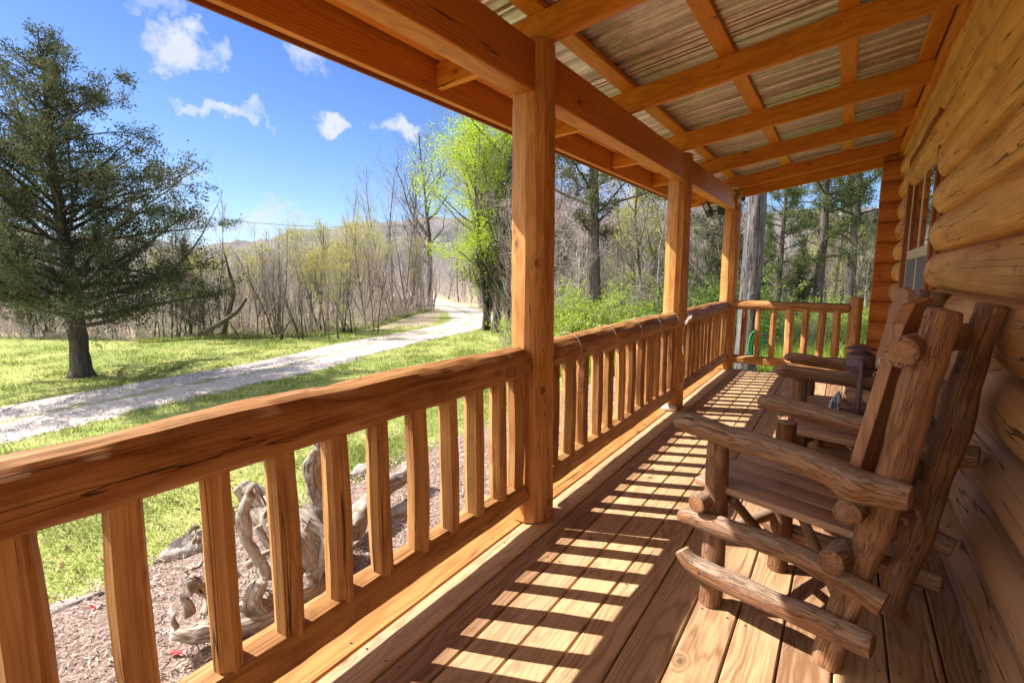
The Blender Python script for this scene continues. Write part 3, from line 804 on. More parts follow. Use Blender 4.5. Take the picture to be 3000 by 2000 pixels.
# log wall
def wall_log(mb, y0, y1, zc, r0=False, r1=False, xf=.40):
    sd = random.uniform(0, 300); pr = random.random(); n = max(2, int((y1 - y0) / .05)); H2 = .1085; Rr = .142; xc = xf + Rr
    ks = 15; verts = []; gcs = []; faces = []; off = random.uniform(0, 40)
    st = sorted(set([y0 + (y1 - y0) * i / n for i in range(n + 1)] + ([y0 + d for d in (0, .008, .02, .035, .055, .08)] if r0 else []) + ([y1 - d for d in (0, .008, .02, .035, .055, .08)] if r1 else [])))
    for y in st:
        s = 1.0
        if r0 and y - y0 < .11: s = math.sqrt(max(0, 1 - (1 - (y - y0) / .11) ** 2))
        if r1 and y1 - y < .11: s = min(s, math.sqrt(max(0, 1 - (1 - (y1 - y) / .11) ** 2)))
        for j in range(ks):
            t = -1 + 2 * j / (ks - 1); zz = t * H2
            bulge = math.sqrt(max(Rr * Rr - zz * zz, 0)) - math.sqrt(Rr * Rr - H2 * H2)      # 0..~.05
            edge = (1 - abs(t)) < .08
            d = bulge + .006 * n1(sd + zz * 9, y * 1.7) * 2 + .0035 * n1(sd + zz * 26, y * 6) * 1.5 + .006 * n1(sd, y * .6)
            x = xf + (math.sqrt(Rr * Rr) - math.sqrt(Rr * Rr - H2 * H2)) + .045 * (abs(t) > .97) - d
            x = xf + .13 - (xf + .13 - x) * s
            zs = zc + zz * (.40 + .60 * s) if s < 1 else zc + zz
            verts.append(Vector((x, y, zs))); gcs.append((zz, x - xc, y + off))
    m = len(st)
    for i in range(m - 1):
        for j in range(ks - 1):
            a = i * ks + j; faces.append((a, a + 1, a + ks + 1, a + ks))
    mb._push(verts, faces, gcs, pr)
mb = MB(); zc = .03 - .1075; WY0, WY1 = 4.12, 6.12
for k in range(13):
    z = zc + .2165 * k
    if .62 < z < 2.06:
        wall_log(mb, -3.2, WY0, z, r1=True); wall_log(mb, WY1, 7.3, z, r0=True)
    else: wall_log(mb, -3.2, 7.3, z)
part(mb, 'log_wall', M['log'], angle=60)
mb = MB(); mb.box((.475, -3.2, -.4), (.60, WY0 + .05, 2.7)); mb.box((.475, WY1 - .05, -.4), (.60, 7.3, 2.7)); mb.box((.475, WY0, -.4), (.60, WY1, .64)); mb.box((.475, WY0, 2.12), (.60, WY1, 2.7))
mb.box((3.5, -3.2, -.4), (3.6, 7.3, 2.7)); part(mb, 'wall_backing', M['trim'])
mb = MB(); 
for a, b in ((-3.2, 1.4), (1.41, 4.45), (4.46, 5.15), (5.16, 7.0)):
    mb.board((.392, a, 2.50 + random.uniform(-.004, .004)), (.392, b, 2.50 + random.uniform(-.004, .004)), .03, .075)
part(mb, 'wall_moulding', M['purlin'])
mb = MB(); mb.board((.42, -3.2, 2.56), (.42, 7.1, 2.56), .03, .2); part(mb, 'ledger', M['rafter'])
# crossing log ends at the far corner: laid half a course off the side wall
mb = MB(); 
for k in range(12):
    z = .1345 + .2165 * (k - 1) + .0
    sd = random.uniform(0, 99); pr = random.random(); H2 = .1075; Rr = .16; n = 10; ks = 11; vs = []; gs = []; fs = []
    for i in range(n + 1):
        x = .248 + random.uniform(-.0, .0) + (.62 - .248) * i / n
        for j in range(ks):
            t = -1 + 2 * j / (ks - 1); zz = t * H2
            b = math.sqrt(Rr * Rr - zz * zz) - math.sqrt(Rr * Rr - H2 * H2)
            y = 6.955 - b + .004 * n1(sd + zz * 9, x * 5) + (.012 if abs(t) > .97 else 0)
            vs.append(Vector((x, y, z + zz))); gs.append((zz, y - 7.05, x + sd))
    for i in range(n):
        for j in range(ks - 1):
            a = i * ks + j; fs.append((a, a + ks, a + ks + 1, a + 1))
    # the sawn end
    b0 = len(vs); endv = [vs[j].copy() for j in range(ks)] + [Vector((.248, 7.16, z + H2)), Vector((.248, 7.16, z - H2))]
    vs += endv; gs += [(v.y - 7.05, v.z - z, sd) for v in endv]; fs.append(tuple(range(b0, b0 + ks + 2)))
    mb._push(vs, fs, gs, pr)
mb.box((.25, 6.99, -.5), (.6, 7.15, 2.46))
part(mb, 'corner_logs', M['corner'])

# window with its casing
win = empty('window'); win.parent = cabin; wc = Vector((.45, 5.15, 1.38)); win.location = wc - CO
def wsub(mb, nm, mat, parent=win, **k):
    o = mb.build(nm, mat, parent, **k); o.location = -wc; return o
Y0, Y1, Z0, Z1 = 4.33, 5.98, .66, 2.12
mb = MB()
mb.board((.443, Y0 - .045, Z0 - .05), (.443, Y0 - .045, Z1 + .05), .09, .025, up=(-1, 0, 0)); mb.board((.44, Y1 + .045, Z0 - .05), (.44, Y1 + .045, Z1 + .05), .09, .045, up=(-1, 0, 0))
mb.board((.438, Y0 - .09, Z1 + .09), (.438, Y1 + .09, Z1 + .09), .045, .09); mb.board((.438, Y0 - .09, Z0 - .09), (.438, Y1 + .09, Z0 - .09), .05, .09)
mb.box((.45, WY0 - .02, .5), (.50, Y0 - .088, 2.2)); mb.box((.45, Y1 + .088, .5), (.50, WY1 + .02, 2.2))
wsub(mb, 'casing', M['trim'])
mb = MB(); YM = (Y0 + Y1) / 2
for (a, b) in ((Y0, Y0 + .04), (Y1 - .04, Y1), (YM - .03, YM + .03)): mb.box((.452, a, Z0), (.482, b, Z1))
for (a, b) in ((Z0, Z0 + .05), (Z1 - .045, Z1), (1.33, 1.405)):
    for (c, d) in ((Y0 + .04, YM - .03), (YM + .03, Y1 - .04)): mb.box((.453, c, a), (.481, d, b))
wsub(mb, 'frame', M['cream'])
mb = MB()
for (c, d) in ((Y0 + .04, YM - .03), (YM + .03, Y1 - .04)): mb.box((.456, c, 1.405), (.459, d, Z1 - .045))
wsub(mb, 'pane', M['glass'])
mb = MB()
for (c, d) in ((Y0 + .04, YM - .03), (YM + .03, Y1 - .04)): mb.box((.456, c, Z0 + .05), (.459, d, 1.33))
wsub(mb, 'insect_screen', M['screen'])
mb = MB(); mb.box((.62, Y0 - .05, .4), (.63, Y1 + .05, 2.3)); wsub(mb, 'curtain', simple('dark_curtain', (.10, .085, .075), .9, nscale=6))

# eye hooks under the rafter tails
for (x, y) in ((-1.50, 2.14), (-1.50, 4.52)):
    mb = MB(); c = Vector((x, y, zb(x) - .022)); pts = [c + Vector((math.cos(a) * .012, 0, math.sin(a) * .012)) for a in np.linspace(-1.4, 4.6, 12)]
    mb.tube(pts, .0022, 5); tag(part(mb, 'eye_hook', M['brass']), 'brass')

# ------------------------------------------------------------------ rustic log chairs
def make_chair(name, loc, rz, label, seed=1):
    st = random.getstate(); random.seed(seed)
    t = empty(name, loc, rz, label=label, cat='chair', group='rustic log armchairs on the porch')
    def lg(nm, pts, rad, mat='chair', **k):
        k.setdefault('nside', 20); k.setdefault('step', .018); k.setdefault('wob', .06); k.setdefault('bevel', .22)
        mb = MB(); mb.log(pts, rad, **k); return mb.build(nm, M[mat], t, angle=35)
    sk = -.07
    for s, dx in ((1, 0), (-1, sk)):
        Y = .21 * s
        lg('leg', [(.395 + dx, Y, 0), (.392 + dx, Y, .3), (.397 + dx, Y, .622)], [.039, .040, .036])
        bx = [(.012, 0.0), (-.02, .18), (-.052, .32), (-.073, .45), (-.112, .66), (-.137, .86), (-.182, 1.11)]
        lg('back_post', [(x + dx * (.9 - .25 * z), Y * (1.0 if s > 0 else 1.05), z) for x, z in bx], [.042, .041, .040, .043, .040, .046, .038] if s > 0 else [.040, .042, .043, .040, .046, .043, .039] , wob=.09)
        A = .262 * s
        lg('armrest', [(.515 + dx, A, .655), (.49 + dx, A, .672), (.34 + dx, A - .004 * s, .658), (.16 + dx, A, .649), (.02 + dx, A, .625), (-.04 + dx, A + .008 * s, .606), (-.10 + dx, A, .612), (-.165 + dx, A, .612)], [.026, .034, .038, .037, .043, .054, .043, .034], wob=.09)
        B = .262 * s
        lg('side_rail', [(.487 + dx, B, .305), (.46 + dx, B, .327), (.32 + dx, B, .335), (.12 + dx, B, .340), (-.015 + dx, B, .318), (-.13 + dx, B, .288)], [.025, .033, .035, .034, .032, .034], wob=.10)
        lg('side_rail', [(.487 + dx, B, .190), (.45 + dx, B, .158), (.36 + dx, B, .148), (.195 + dx, B, .148), (.05 + dx, B, .153), (-.115 + dx, B, .156)], [.028, .034, .037, .038, .038, .034], wob=.10)
    for (x, z, r_, e) in ((-.118, 1.003, .040, .31), (-.035, .538, .036, .315), (-.005, .377, .037, .315), (.418, .402, .031, .305), (.405, .235, .024, .19)):
        lg('crosspiece', [(x, e, z), (x - .02, 0, z + .004), (x + sk * .7, -e * .95, z)], [r_, r_ * .95, r_], wob=.05, bevel=.16)
    # thin diagonal braces
    for a, b in (((.36, .16, .40), (.30, -.10, .13)), ((.30, -.17, .40), (-.03, .14, .10)), ((.05, .17, .42), (-.03, -.2, .2)), ((-.01, .2, .10), (-.02, .19, .25))):
        lg('brace', [a, b], .018, wob=.08)
    # seat of planks, front corners left sharp and the back edge clipped
    mb = MB(); n = 4; w = .44 / n
    for k in range(n):
        yc = .22 - w * (k + .5)
        mb.board((-.10 + sk * .5 * (k / n), yc, .438 - .004), (.475 + sk * .3 * (k / n), yc, .438 + .012), w - .003, .024, bev=.005)
    mb.build('seat', M['plank'], t)
    # back slats with clipped crown tops
    yy = [(.150, .050), (.047, -.05), (-.053, -.165)]
    tops = [((1.060, 1.118)), ((1.118, 1.128)), ((1.128, 1.085))]
    for (ya, yb), (ta, tb) in zip(yy, tops):
        mb = MB(); pr = random.random(); th = .032
        def fx(z): return .008 - .165 * (z - .56)
        za = .46; outline = [(ya, za), (yb, za)]
        if ta < tb and tb - ta > .03: outline += [(yb, tb), (ya - .055, tb), (ya, ta)]
        elif tb < ta and ta - tb > .03: outline += [(yb, tb), (yb + .05, ta), (ya, ta)]
        else: outline += [(yb, tb), ((ya + yb) / 2, ta + .006), (ya, ta)]
        m = len(outline)
        v = [Vector((fx(z) + th / 2, y, z)) for y, z in outline] + [Vector((fx(z) - th / 2, y, z)) for y, z in outline]
        f = [tuple(range(m)), tuple(reversed(range(m, 2 * m)))] + [(i + m, (i + 1) % m + m, (i + 1) % m, i) for i in range(m)]
        mb._push(v, f, [(q.y + pr, q.x + .2, q.z + 5 * pr) for q in v], pr)
        o = mb.build('slat', M['slat'], t); bv = o.modifiers.new('bevel', 'BEVEL'); bv.width = .003; bv.segments = 2
    # screws in the near arm and rails
    for (x, z) in ((-.085, .622), (-.075, .600), (.42, .335), (-.02, .335), (.40, .15)):
        mb = MB(); mb.lathe([(0.0, .302 if z > .5 else .298), (.004, .3015 if z > .5 else .2975), (.004, .29)], (x, 0, z), 8, axis=(0, 1, 0), closed=False)
        mb.build('screw', M['iron'], t)
    random.setstate(st); return t
make_chair('rustic_log_chair', (.101, 1.947, 0), R(164), 'rustic brown log armchair, the large one nearest the camera before the log wall', seed=11)
make_chair('rustic_log_chair', (.195, 3.45, 0), R(187), 'rustic log armchair behind the lantern, farther from the camera beside the window', seed=23)

# ------------------------------------------------------------------ side table with lantern
tb = empty('side_table', (.06, 2.93, 0), R(-14), label='small rustic log side table with dark top between the two log chairs', cat='table')
mb = MB()
for k in range(3): mb.board((-.24, -.14 + .14 * k, .438), (.24, -.14 + .14 * k, .438), .136, .028, bev=.006)
mb.build('table_top', M['plank'], tb)
for (x, y) in ((-.17, -.13), (.17, -.13), (-.17, .13), (.17, .13)):
    mb = MB(); mb.log([(x, y, 0), (x, y, .424)], .034, nside=16, step=.03, wob=.1); mb.build('leg', M['chair'], tb)
for (a, b) in (((-.19, -.26, .365), (-.17, .22, .365)), ((.17, -.22, .365), (.17, .22, .365)), ((-.24, -.13, .27), (.24, -.13, .27)), ((-.24, .13, .27), (.24, .13, .27)), ((-.2, -.1, .1), (.18, .12, .25))):
    mb = MB(); mb.log([a, b], .029, nside=16, step=.03, wob=.1); mb.build('crosspiece', M['chair'], tb)
# dark rusty tray with scrap
mb = MB(); prof = [(.0, 0), (.125, 0), (.15, .012), (.155, .045), (.148, .047), (.14, .02), (0, .016)]
mb.lathe(prof, (.11, 3.02, .453), 28, closed=False)
tr = mb.build('rusty_tray', M['tabledark']); tag(tr, 'dark rusty round tray of scrap iron under the lantern on the side table', 'tray')
mb = MB()
for k in range(9):
    a = k * .75; mb.log([(.11 + .09 * math.cos(a), 3.02 + .09 * math.sin(a), .48 + .02 * random.random()), (.11 + .11 * math.cos(a + 1.1), 3.02 + .11 * math.sin(a + 1.1), .49 + .03 * random.random()), (.11 + .05 * math.cos(a + 2), 3.02 + .05 * math.sin(a + 2), .485)], [.012, .016, .008], nside=8, wob=.2)
sc = mb.build('iron_scrap', M['tabledark'], tr)
# lantern
ln = empty('barn_lantern', (.09, 3.03, .47), label='rusty purple-brown barn lantern frame standing on the side table', cat='lantern')
def lsub(mb, nm, mat=M['iron']): o = mb.build(nm, mat, ln); return o
mb = MB(); mb.lathe([(.0, .385), (.012, .388), (.046, .374), (.066, .366), (.067, .362), (.045, .360), (.0, .360)], (0, 0, 0), 28, closed=False); lsub(mb, 'cap')
mb = MB(); mb.lathe([(.030, .362), (.032, .350), (.040, .348), (.050, .342), (.060, .335), (.061, .322), (.059, .320), (.059, .295), (.061, .292), (.061, .280), (.058, .277), (.058, .272), (.078, .270), (.078, .266), (.054, .264), (.052, .232), (.046, .23), (.046, .24)], (0, 0, 0), 32, closed=False); lsub(mb, 'chimney_hood')
mb = MB()
for s in (-1, 1):
    mb.board((.004, -.070 if s < 0 else .070, .0), (.004, -.070 if s < 0 else .070, .315), .024, .020, up=(1, 0, 0), bev=.004)
lsub(mb, 'side_tube')
mb = MB(); mb.lathe([(.0, 0), (.085, 0), (.088, .01), (.082, .04), (.05, .05), (.03, .06), (.0, .06)], (0, 0, 0), 28, closed=False); lsub(mb, 'base')
mb = MB(); pts = [Vector((.066 * math.cos(a) , .072 * math.sin(a) , .27 - .16 * max(0, math.sin(a * .5)))) for a in np.linspace(0, 6.28, 20)]
mb.tube([(-.062, -.02, .30), (-.09, -.05, .33), (-.10, -.03, .36)], .0012, 5)
mb.tube([(.05, -.06, .27), (.09, -.03, .20), (.14, .02, .14), (.16, .05, .10)], .002, 5); mb.tube([(-.02, -.07, .27), (-.06, -.07, .22), (-.12, -.08, .185)], .0018, 5)
mb.tube([Vector((-.02 + .014 * math.cos(a), -.082, .255 + .014 * math.sin(a))) for a in np.linspace(0, 12, 24)], .0018, 5); mb.tube([(.06, 0, .25), (.13, 0, .19), (.19, 0, .13)], .002, 5)
o = mb.build('bail_wire', M['wire'], ln)
# coil of loose wire behind it
mb = MB()
for k, (rx, rz_, zc_, ph) in enumerate(((.085, .035, .56, 0), (.095, .03, .575, .6), (.07, .045, .58, 1.2))):
    mb.tube([Vector((.10 + rx * math.cos(a), 3.10 + .04 * math.sin(a + ph), zc_ + rz_ * math.sin(a))) for a in np.linspace(0, 5.6, 26)], .0016, 5)
mb.tube([(.03, 3.1, .58), (.05, 3.1, .54), (.10, 3.08, .50)], .0016, 5)
tag(mb.build('wire_coil', M['wire']), 'loose loops of thin dark wire tangled behind the lantern', 'wire')
# streaked slab
mb = MB(); outline = [(-.026, 0), (.020, -.002), (.030, .10), (.034, .145), (.024, .17), (.012, .155), (-.012, .11)]
m = len(outline); v = [(x, -.006, z) for x, z in outline] + [(x, .006, z) for x, z in outline]
mb.poly(v, [tuple(range(m)), tuple(reversed(range(m, 2 * m)))] + [(i + m, (i + 1) % m + m, (i + 1) % m, i) for i in range(m)])
o = mb.build('painted_slab', M['slab'], smooth=False); o.location = (-.012, 2.93, .462); o.rotation_euler = (0, 0, R(20)); tag(o, 'pointed slab with blue and white streaks leaning beside the lantern', 'ornament')
# white shell on the far side of the lantern
mb = MB(); mb.lathe([(.0, 0), (.018, .004), (.030, .018), (.034, .034), (.026, .030), (.012, .014), (0, .012)], (0, 0, 0), 14, axis=(.6, -.5, .4), closed=False)
o = mb.build('white_shell', M['shell']); o.location = (.175, 3.2, .74); tag(o, 'small white shell hanging by the wall just right of the lantern', 'shell')
# ------------------------------------------------------------------ fittings on the posts
cm = empty('security_camera', (-1.135, 6.80, 2.10), label='round white security camera with a cord on the far porch post', cat='camera')
mb = MB(); ax = Vector((.80, -.6, -.05)).normalized(); mb.lathe([(0, -.06), (.030, -.057), (.040, -.04), (.042, .03), (.038, .04), (.0, .04)], (0, 0, 0), 24, axis=ax, closed=False); mb.build('housing', M['whiteplastic'], cm)
mb = MB(); mb.lathe([(.031, .0405), (.031, .043), (.0, .044)], (0, 0, 0), 24, axis=ax, closed=False); mb.build('lens', simple('dark_lens', (.12, .10, .09), .3), cm)
mb = MB(); mb.tube([(-.02, .02, -.04), (-.05, .0, -.09), (-.09, .0, -.09), (-.105, -.005, -.03), (-.105, -.005, .12), (-.10, -.01, .14)], .0035, 6); mb.build('cord', M['whiteplastic'], cm)
mb = MB(); mb.box((-.10, -.02, .12), (-.03, .02, .14)); mb.build('bracket', M['whiteplastic'], cm)
fl = empty('solar_spotlight', (-1.36, 6.88, 1.985), label='black solar spotlight with pale panel bracketed outside the far post', cat='light')
mb = MB(); a = Vector((-.35, -.05, .9)).normalized(); 
mb.board(Vector((-.16, -.03, .02)) - a * .095, Vector((-.16, -.03, .02)) + a * .095, .085, .05, up=(-.3, -1, 0), bev=.012); mb.build('housing', M['black'], fl)
mb = MB(); mb.board(Vector((-.172, -.056, .05)) - a * .04, Vector((-.172, -.056, .05)) + a * .045, .055, .006, up=(-.3, -1, 0)); mb.build('panel', simple('pale_solar_panel', (.35, .34, .30), .3), fl)
mb = MB(); mb.tube([(-.13, -.02, 0), (-.07, -.01, -.005), (-.03, 0, 0)], .01, 8); mb.box((-.04, -.035, -.05), (.03, .035, .05)); mb.build('bracket', M['black'], fl)

# twine looped round the middle top rail, and the net hung on the balusters
tw = empty('twine', (-1.25, 3.3, .8), label='pale twine looped round the middle railing top rail and holding thin netting', cat='twine')
mb = MB()
for y in (2.44, 2.95, 3.42, 3.86, 4.36):
    mb = MB(); mb.tube([Vector((.086 * math.cos(a), y - 3.3 + .03 * math.cos(a * .5), .0 + .087 * math.sin(a))) for a in np.linspace(-1.5, 4.4, 22)], .0015, 5)
    mb.build('loop', M['string'], tw)
mb = MB(); n = 16
for i in range(n + 1):
    y = 2.3 - 3.3 + 2.1 * i / n
    if i < n:
        pts = []; 
        for k in range(9): pts.append(Vector((.062 + .004 * n1(i, k), y + .066 * (k % 2) + .01 * n1(i * 3, k), .02 - .078 * k)))
        mb.tube(pts, .0007, 4)
mb.build('netting', M['wire'], tw)
mb = MB()
for k in range(12): mb.tube([(.10, 1.20, -.06), (.105 + .02 * random.random(), 1.20 + .04 * (random.random() - .5), -.02), (.13 + .05 * random.random(), 1.20 + .06 * (random.random() - .5), .03 + .03 * random.random())], .0012, 4)
mb.tube([(.10, 1.20, -.10), (.10, 1.20, -.06)], .006, 6)
mb.tube([(.10, 1.20, -.06), (.095, 1.19, -.16), (.11, 1.18, -.28), (.135, 1.19, -.4), (.125, 1.18, -.52), (.10, 1.17, -.60)], .0022, 5)
mb.build('frayed_end', M['whiteplastic'], tw)
# barbed black wire lying on the end rail
mb = MB(); pts = [(-.75 + .08 * k, 6.865 + .01 * n1(k), .868 + .008 * abs(n1(k * 3.3))) for k in range(11)]; mb.tube(pts, .003, 5)
for k in range(1, 10, 2): mb.tube([(-.75 + .08 * k, 6.85, .862), (-.74 + .08 * k, 6.87, .885)], .002, 4)
tag(mb.build('barbed_wire', M['cable']), 'thin dark barbed wire strand lying along the end railing', 'wire')
# white lump at the foot of the second post
mb = MB(); mb.log([(-1.30, 4.46, .022), (-1.24, 4.44, .03), (-1.17, 4.46, .022)], [.02, .032, .02], nside=12, step=.01, wob=.25, bevel=.8)
tag(mb.build('white_rock', M['shell']), 'white quartz rock lying at the foot of the middle porch post', 'rock')
# ------------------------------------------------------------------ grey trunk with the hose beyond the porch
pt = empty('weathered_trunk_post', (-1.35, 9.38, gz(-1.35, 9.38)), label='weathered silver-grey tree trunk post standing just past the porch end', cat='post')
mb = MB(); mb.log([(0, 0, -.1), (.01, 0, 1.2), (.03, 0, 2.6), (.02, 0, 5.5)], [.175, .165, .150, .13], nside=40, step=.06, wob=.06, bevel=.05); mb.build('trunk', M['polewood'], pt)
mb = MB()
for k in range(7):
    rr = .16 + .022 * (k % 3); mb.tube([Vector((.13 + .012 * k, -.20 + .012 * k, .60 - .01 * k)) + Vector((rr * .36 * math.sin(a), .03 * math.cos(a) + .05 * math.sin(a), rr * 1.25 * math.cos(a))) for a in np.linspace(0, 6.28, 22)], .0085, 7)
hz = mb.build('garden_hose', M['hose']); hz.location = pt.location; tag(hz, 'bright green garden hose coiled against the grey trunk post', 'hose')

# ------------------------------------------------------------------ things in the bed below the porch
G = lambda px, py: gp(px, py)
def rock(px, py, sx, sy, sz, rz, label, dz=0.0):
    p = G(px, py); mb = MB(); sd = random.uniform(0, 99); V = []; n1_ = 14; n2_ = 20
    for i in range(n1_ + 1):
        th = math.pi * i / n1_
        for j in range(n2_):
            ph = 2 * math.pi * j / n2_; d = Vector((math.sin(th) * math.cos(ph), math.sin(th) * math.sin(ph), math.cos(th)))
            q = 1 + .45 * noise.noise(d * 1.3 + Vector((sd, 0, 0))) + .2 * noise.noise(d * 4 + Vector((sd, 0, 0)))
            V.append(Vector((d.x * sx * q, d.y * sy * q, d.z * sz * q)))
    F = [(i * n2_ + j, (i + 1) * n2_ + j, (i + 1) * n2_ + (j + 1) % n2_, i * n2_ + (j + 1) % n2_) for i in range(n1_) for j in range(n2_)]
    mb.poly(V, F); o = mb.build('rock', M['stone'], angle=50); o.location = p + Vector((0, 0, sz * .2 + dz)); o.rotation_euler = (0, 0, rz)
    tag(o, label, 'rock', 'grey stones edging the mulch bed'); return o
rock(560, 1625, .17, .07, .10, R(62), 'long pale grey arched stone on the bed edge left of the driftwood')
rock(215, 1775, .17, .05, .035, R(75), 'flat grey edging stone beside the lawn at the lower left')
rock(990, 1405, .11, .08, .08, R(20), 'grey stone on the bed edge just right of the upright driftwood horn')
rock(1075, 1385, .16, .09, .09, R(70), 'larger grey edging stone behind the fallen driftwood limb')
rock(1390, 1290, .10, .08, .07, R(30), 'small dark edging stone near the first porch post')
rock(1190, 1505, .17, .10, .07, R(80), 'reddish brown stone lying in the mulch by the deck')
for (px, py, a, lab) in ((282, 1797, 10, 'red plastic cartridge tube lying in the mulch between the leftmost balusters'), (525, 1937, 35, 'red plastic cartridge tube lying nearest the deck edge')):
    p = G(px, py); mb = MB(); mb.lathe([(0, -.03), (.010, -.03), (.010, .025), (0, .025)], (0, 0, 0), 12, axis=(1, 0, 0), closed=False)
    o = empty('cartridge_tube', p + Vector((0, 0, .045)), R(a), label=lab, cat='cartridge'); mb.build('tube', M['red'], o)
    mb = MB(); mb.lathe([(0, .025), (.0108, .025), (.0108, .036), (0, .036)], (0, 0, 0), 12, axis=(1, 0, 0), closed=False); mb.build('cap', M['brass'], o); o['group'] = 'red cartridge tubes'
p = G(350, 1932); mb = MB(); mb.log([p + Vector((-.03, 0, .02)), p + Vector((.0, .0, .045)), p + Vector((.03, .01, .02))], [.02, .03, .02], nside=12, step=.008, wob=.3, bevel=.9)
tag(mb.build('moss_clump', M['moss']), 'round brown and green moss clump on the mulch', 'moss')

# driftwood: two gnarled roots and the big horn
def gnarl(mb, pts, rad, wob=.38, nside=16, step=.014):
    rad = [r_ * .80 for r_ in rad]
    mb.log(pts, rad, nside=nside, step=step, wob=wob, bevel=.5)
def dpt(px, py, x=None, z=None):
    r = ray(px, py)
    if x is not None: t = x / r.x; return CP + r * t
    t = (z - CAMH) / r.z; return CP + r * t
drift = None
def build_driftwood():
    mb = MB(); D = lambda px, py, x: dpt(px, py, x=x)
    # upright horn between the fourth and fifth balusters
    gnarl(mb, [D(985, 1590, -2.45), D(965, 1520, -2.5), D(935, 1440, -2.52), D(918, 1385, -2.52), D(930, 1320, -2.52), D(940, 1275, -2.52)], [.12, .09, .060, .058, .042, .012])
    gnarl(mb, [D(925, 1400, -2.52), D(905, 1385, -2.56), D(895, 1365, -2.58)], [.045, .03, .015])
    # body of the root
    gnarl(mb, [D(700, 1420, -2.75), D(760, 1480, -2.65), D(840, 1560, -2.5), D(930, 1610, -2.42), D(1000, 1640, -2.36)], [.045, .085, .11, .13, .11])
    gnarl(mb, [D(830, 1520, -2.55), D(900, 1580, -2.40), D(940, 1680, -2.30)], [.08, .11, .07])
    gnarl(mb, [D(900, 1540, -2.4), D(955, 1570, -2.3), D(945, 1640, -2.28), D(925, 1700, -2.27)], [.05, .04, .035, .03])
    # left arm curling down
    gnarl(mb, [D(735, 1450, -2.45), D(710, 1510, -2.42), D(730, 1590, -2.38), D(770, 1660, -2.33), D(775, 1700, -2.3)], [.030, .036, .032, .030, .045])
    gnarl(mb, [D(735, 1455, -2.45), D(728, 1435, -2.45), D(745, 1420, -2.46)], [.032, .028, .015])
    gnarl(mb, [D(755, 1540, -2.5), D(790, 1600, -2.45), D(840, 1640, -2.42)], [.022, .02, .028]); gnarl(mb, [D(720, 1660, -2.45), D(790, 1615, -2.42), D(850, 1600, -2.42)], [.018, .024, .03])
    # lower mass with a crest of splinters
    gnarl(mb, [D(500, 1850, -2.42), D(580, 1850, -2.36), D(680, 1830, -2.3), D(790, 1790, -2.26), D(900, 1750, -2.26), D(990, 1700, -2.3)], [.045, .075, .085, .10, .09, .07])
    gnarl(mb, [D(770, 1700, -2.28), D(745, 1760, -2.26), D(780, 1800, -2.26)], [.045, .06, .05])
    for (a, b, c, r_) in (((560, 1800), (545, 1760), (530, 1735), .028), ((600, 1800), (610, 1770), (600, 1745), .025), ((540, 1730), (600, 1700), (625, 1680), .04), ((610, 1730), (570, 1725), (545, 1715), .03), ((700, 1790), (735, 1750), (740, 1700), .03),
                          ((780, 1690), (760, 1665), (755, 1640), .02), ((860, 1690), (900, 1660), (960, 1650), .035), ((930, 1690), (960, 1665), (975, 1650), .03), ((600, 1860), (640, 1830), (660, 1800), .03), ((520, 1840), (505, 1815), (512, 1790), .016)):
        gnarl(mb, [D(*a, -2.34), D(*b, -2.36), D(*c, -2.38)], [r_, r_ * .8, r_ * .3])
    # tangle of thin roots
    q = random.Random(4)
    for k in range(46):
        px = q.uniform(560, 990); py = q.uniform(1480, 1860) if px < 900 else q.uniform(1520, 1720); x0 = q.uniform(-2.55, -2.25); a = q.uniform(0, 6.28); L = q.uniform(30, 95); pts = []
        cx, cy = px, py
        for j in range(5):
            pts.append(D(cx, cy, x0 + .02 * j * q.uniform(-1, 1))); a += q.uniform(-.7, .7); cx += math.cos(a) * L / 4; cy += math.sin(a) * L / 4
        r_ = q.uniform(.006, .017); gnarl(mb, pts, [r_ * 1.3, r_, r_ * .8, r_ * .6, r_ * .2], nside=8, step=.012)
    # fine broken twigs
    for (a, b, c, r_) in (((800, 1480), (775, 1455), (748, 1412), .009), ((795, 1470), (810, 1450), (835, 1440), .008), ((800, 1490), (790, 1520), (780, 1530), .008), ((640, 1490), (600, 1492), (572, 1490), .012), ((800, 1480), (830, 1470), (860, 1460), .010)):
        gnarl(mb, [D(*a, -2.62), D(*b, -2.62), D(*c, -2.62)], [r_, r_ * .8, r_ * .3], nside=8, step=.012)
    o = mb.build('driftwood_root', M['driftwood'], angle=60); o.data.transform(Matrix.Translation((2.45, -1.6, .5))); o.location = (-2.45, 1.6, -.5)
    tag(o, 'gnarled silver driftwood root with an upright horn standing in the mulch bed', 'driftwood')
    mb = MB(); gnarl(mb, [D(1020, 1560, -2.5), D(1070, 1490, -2.62), D(1130, 1430, -2.72), D(1185, 1390, -2.8), D(1205, 1350, -2.84)], [.085, .088, .085, .078, .05], wob=.22, nside=28)
    o = mb.build('driftwood_limb', M['driftwood'], angle=60); tag(o, 'smooth pale grey driftwood limb lying on the mulch to the right of the root', 'driftwood')
    p = D(782, 1468, -2.55); t = empty('cartridge_tube', p, R(-20), label='red plastic cartridge tube stuck on a twig of the driftwood root', cat='cartridge', group='red cartridge tubes')
    mb = MB(); mb.lathe([(0, -.03), (.010, -.03), (.010, .025), (0, .025)], (0, 0, 0), 12, axis=(1, 0, -.25), closed=False); mb.build('tube', M['red'], t)
    mb = MB(); mb.lathe([(0, -.04), (.0108, -.04), (.0108, -.03), (0, -.03)], (0, 0, 0), 12, axis=(1, 0, -.25), closed=False); mb.build('cap', M['brass'], t)
build_driftwood()
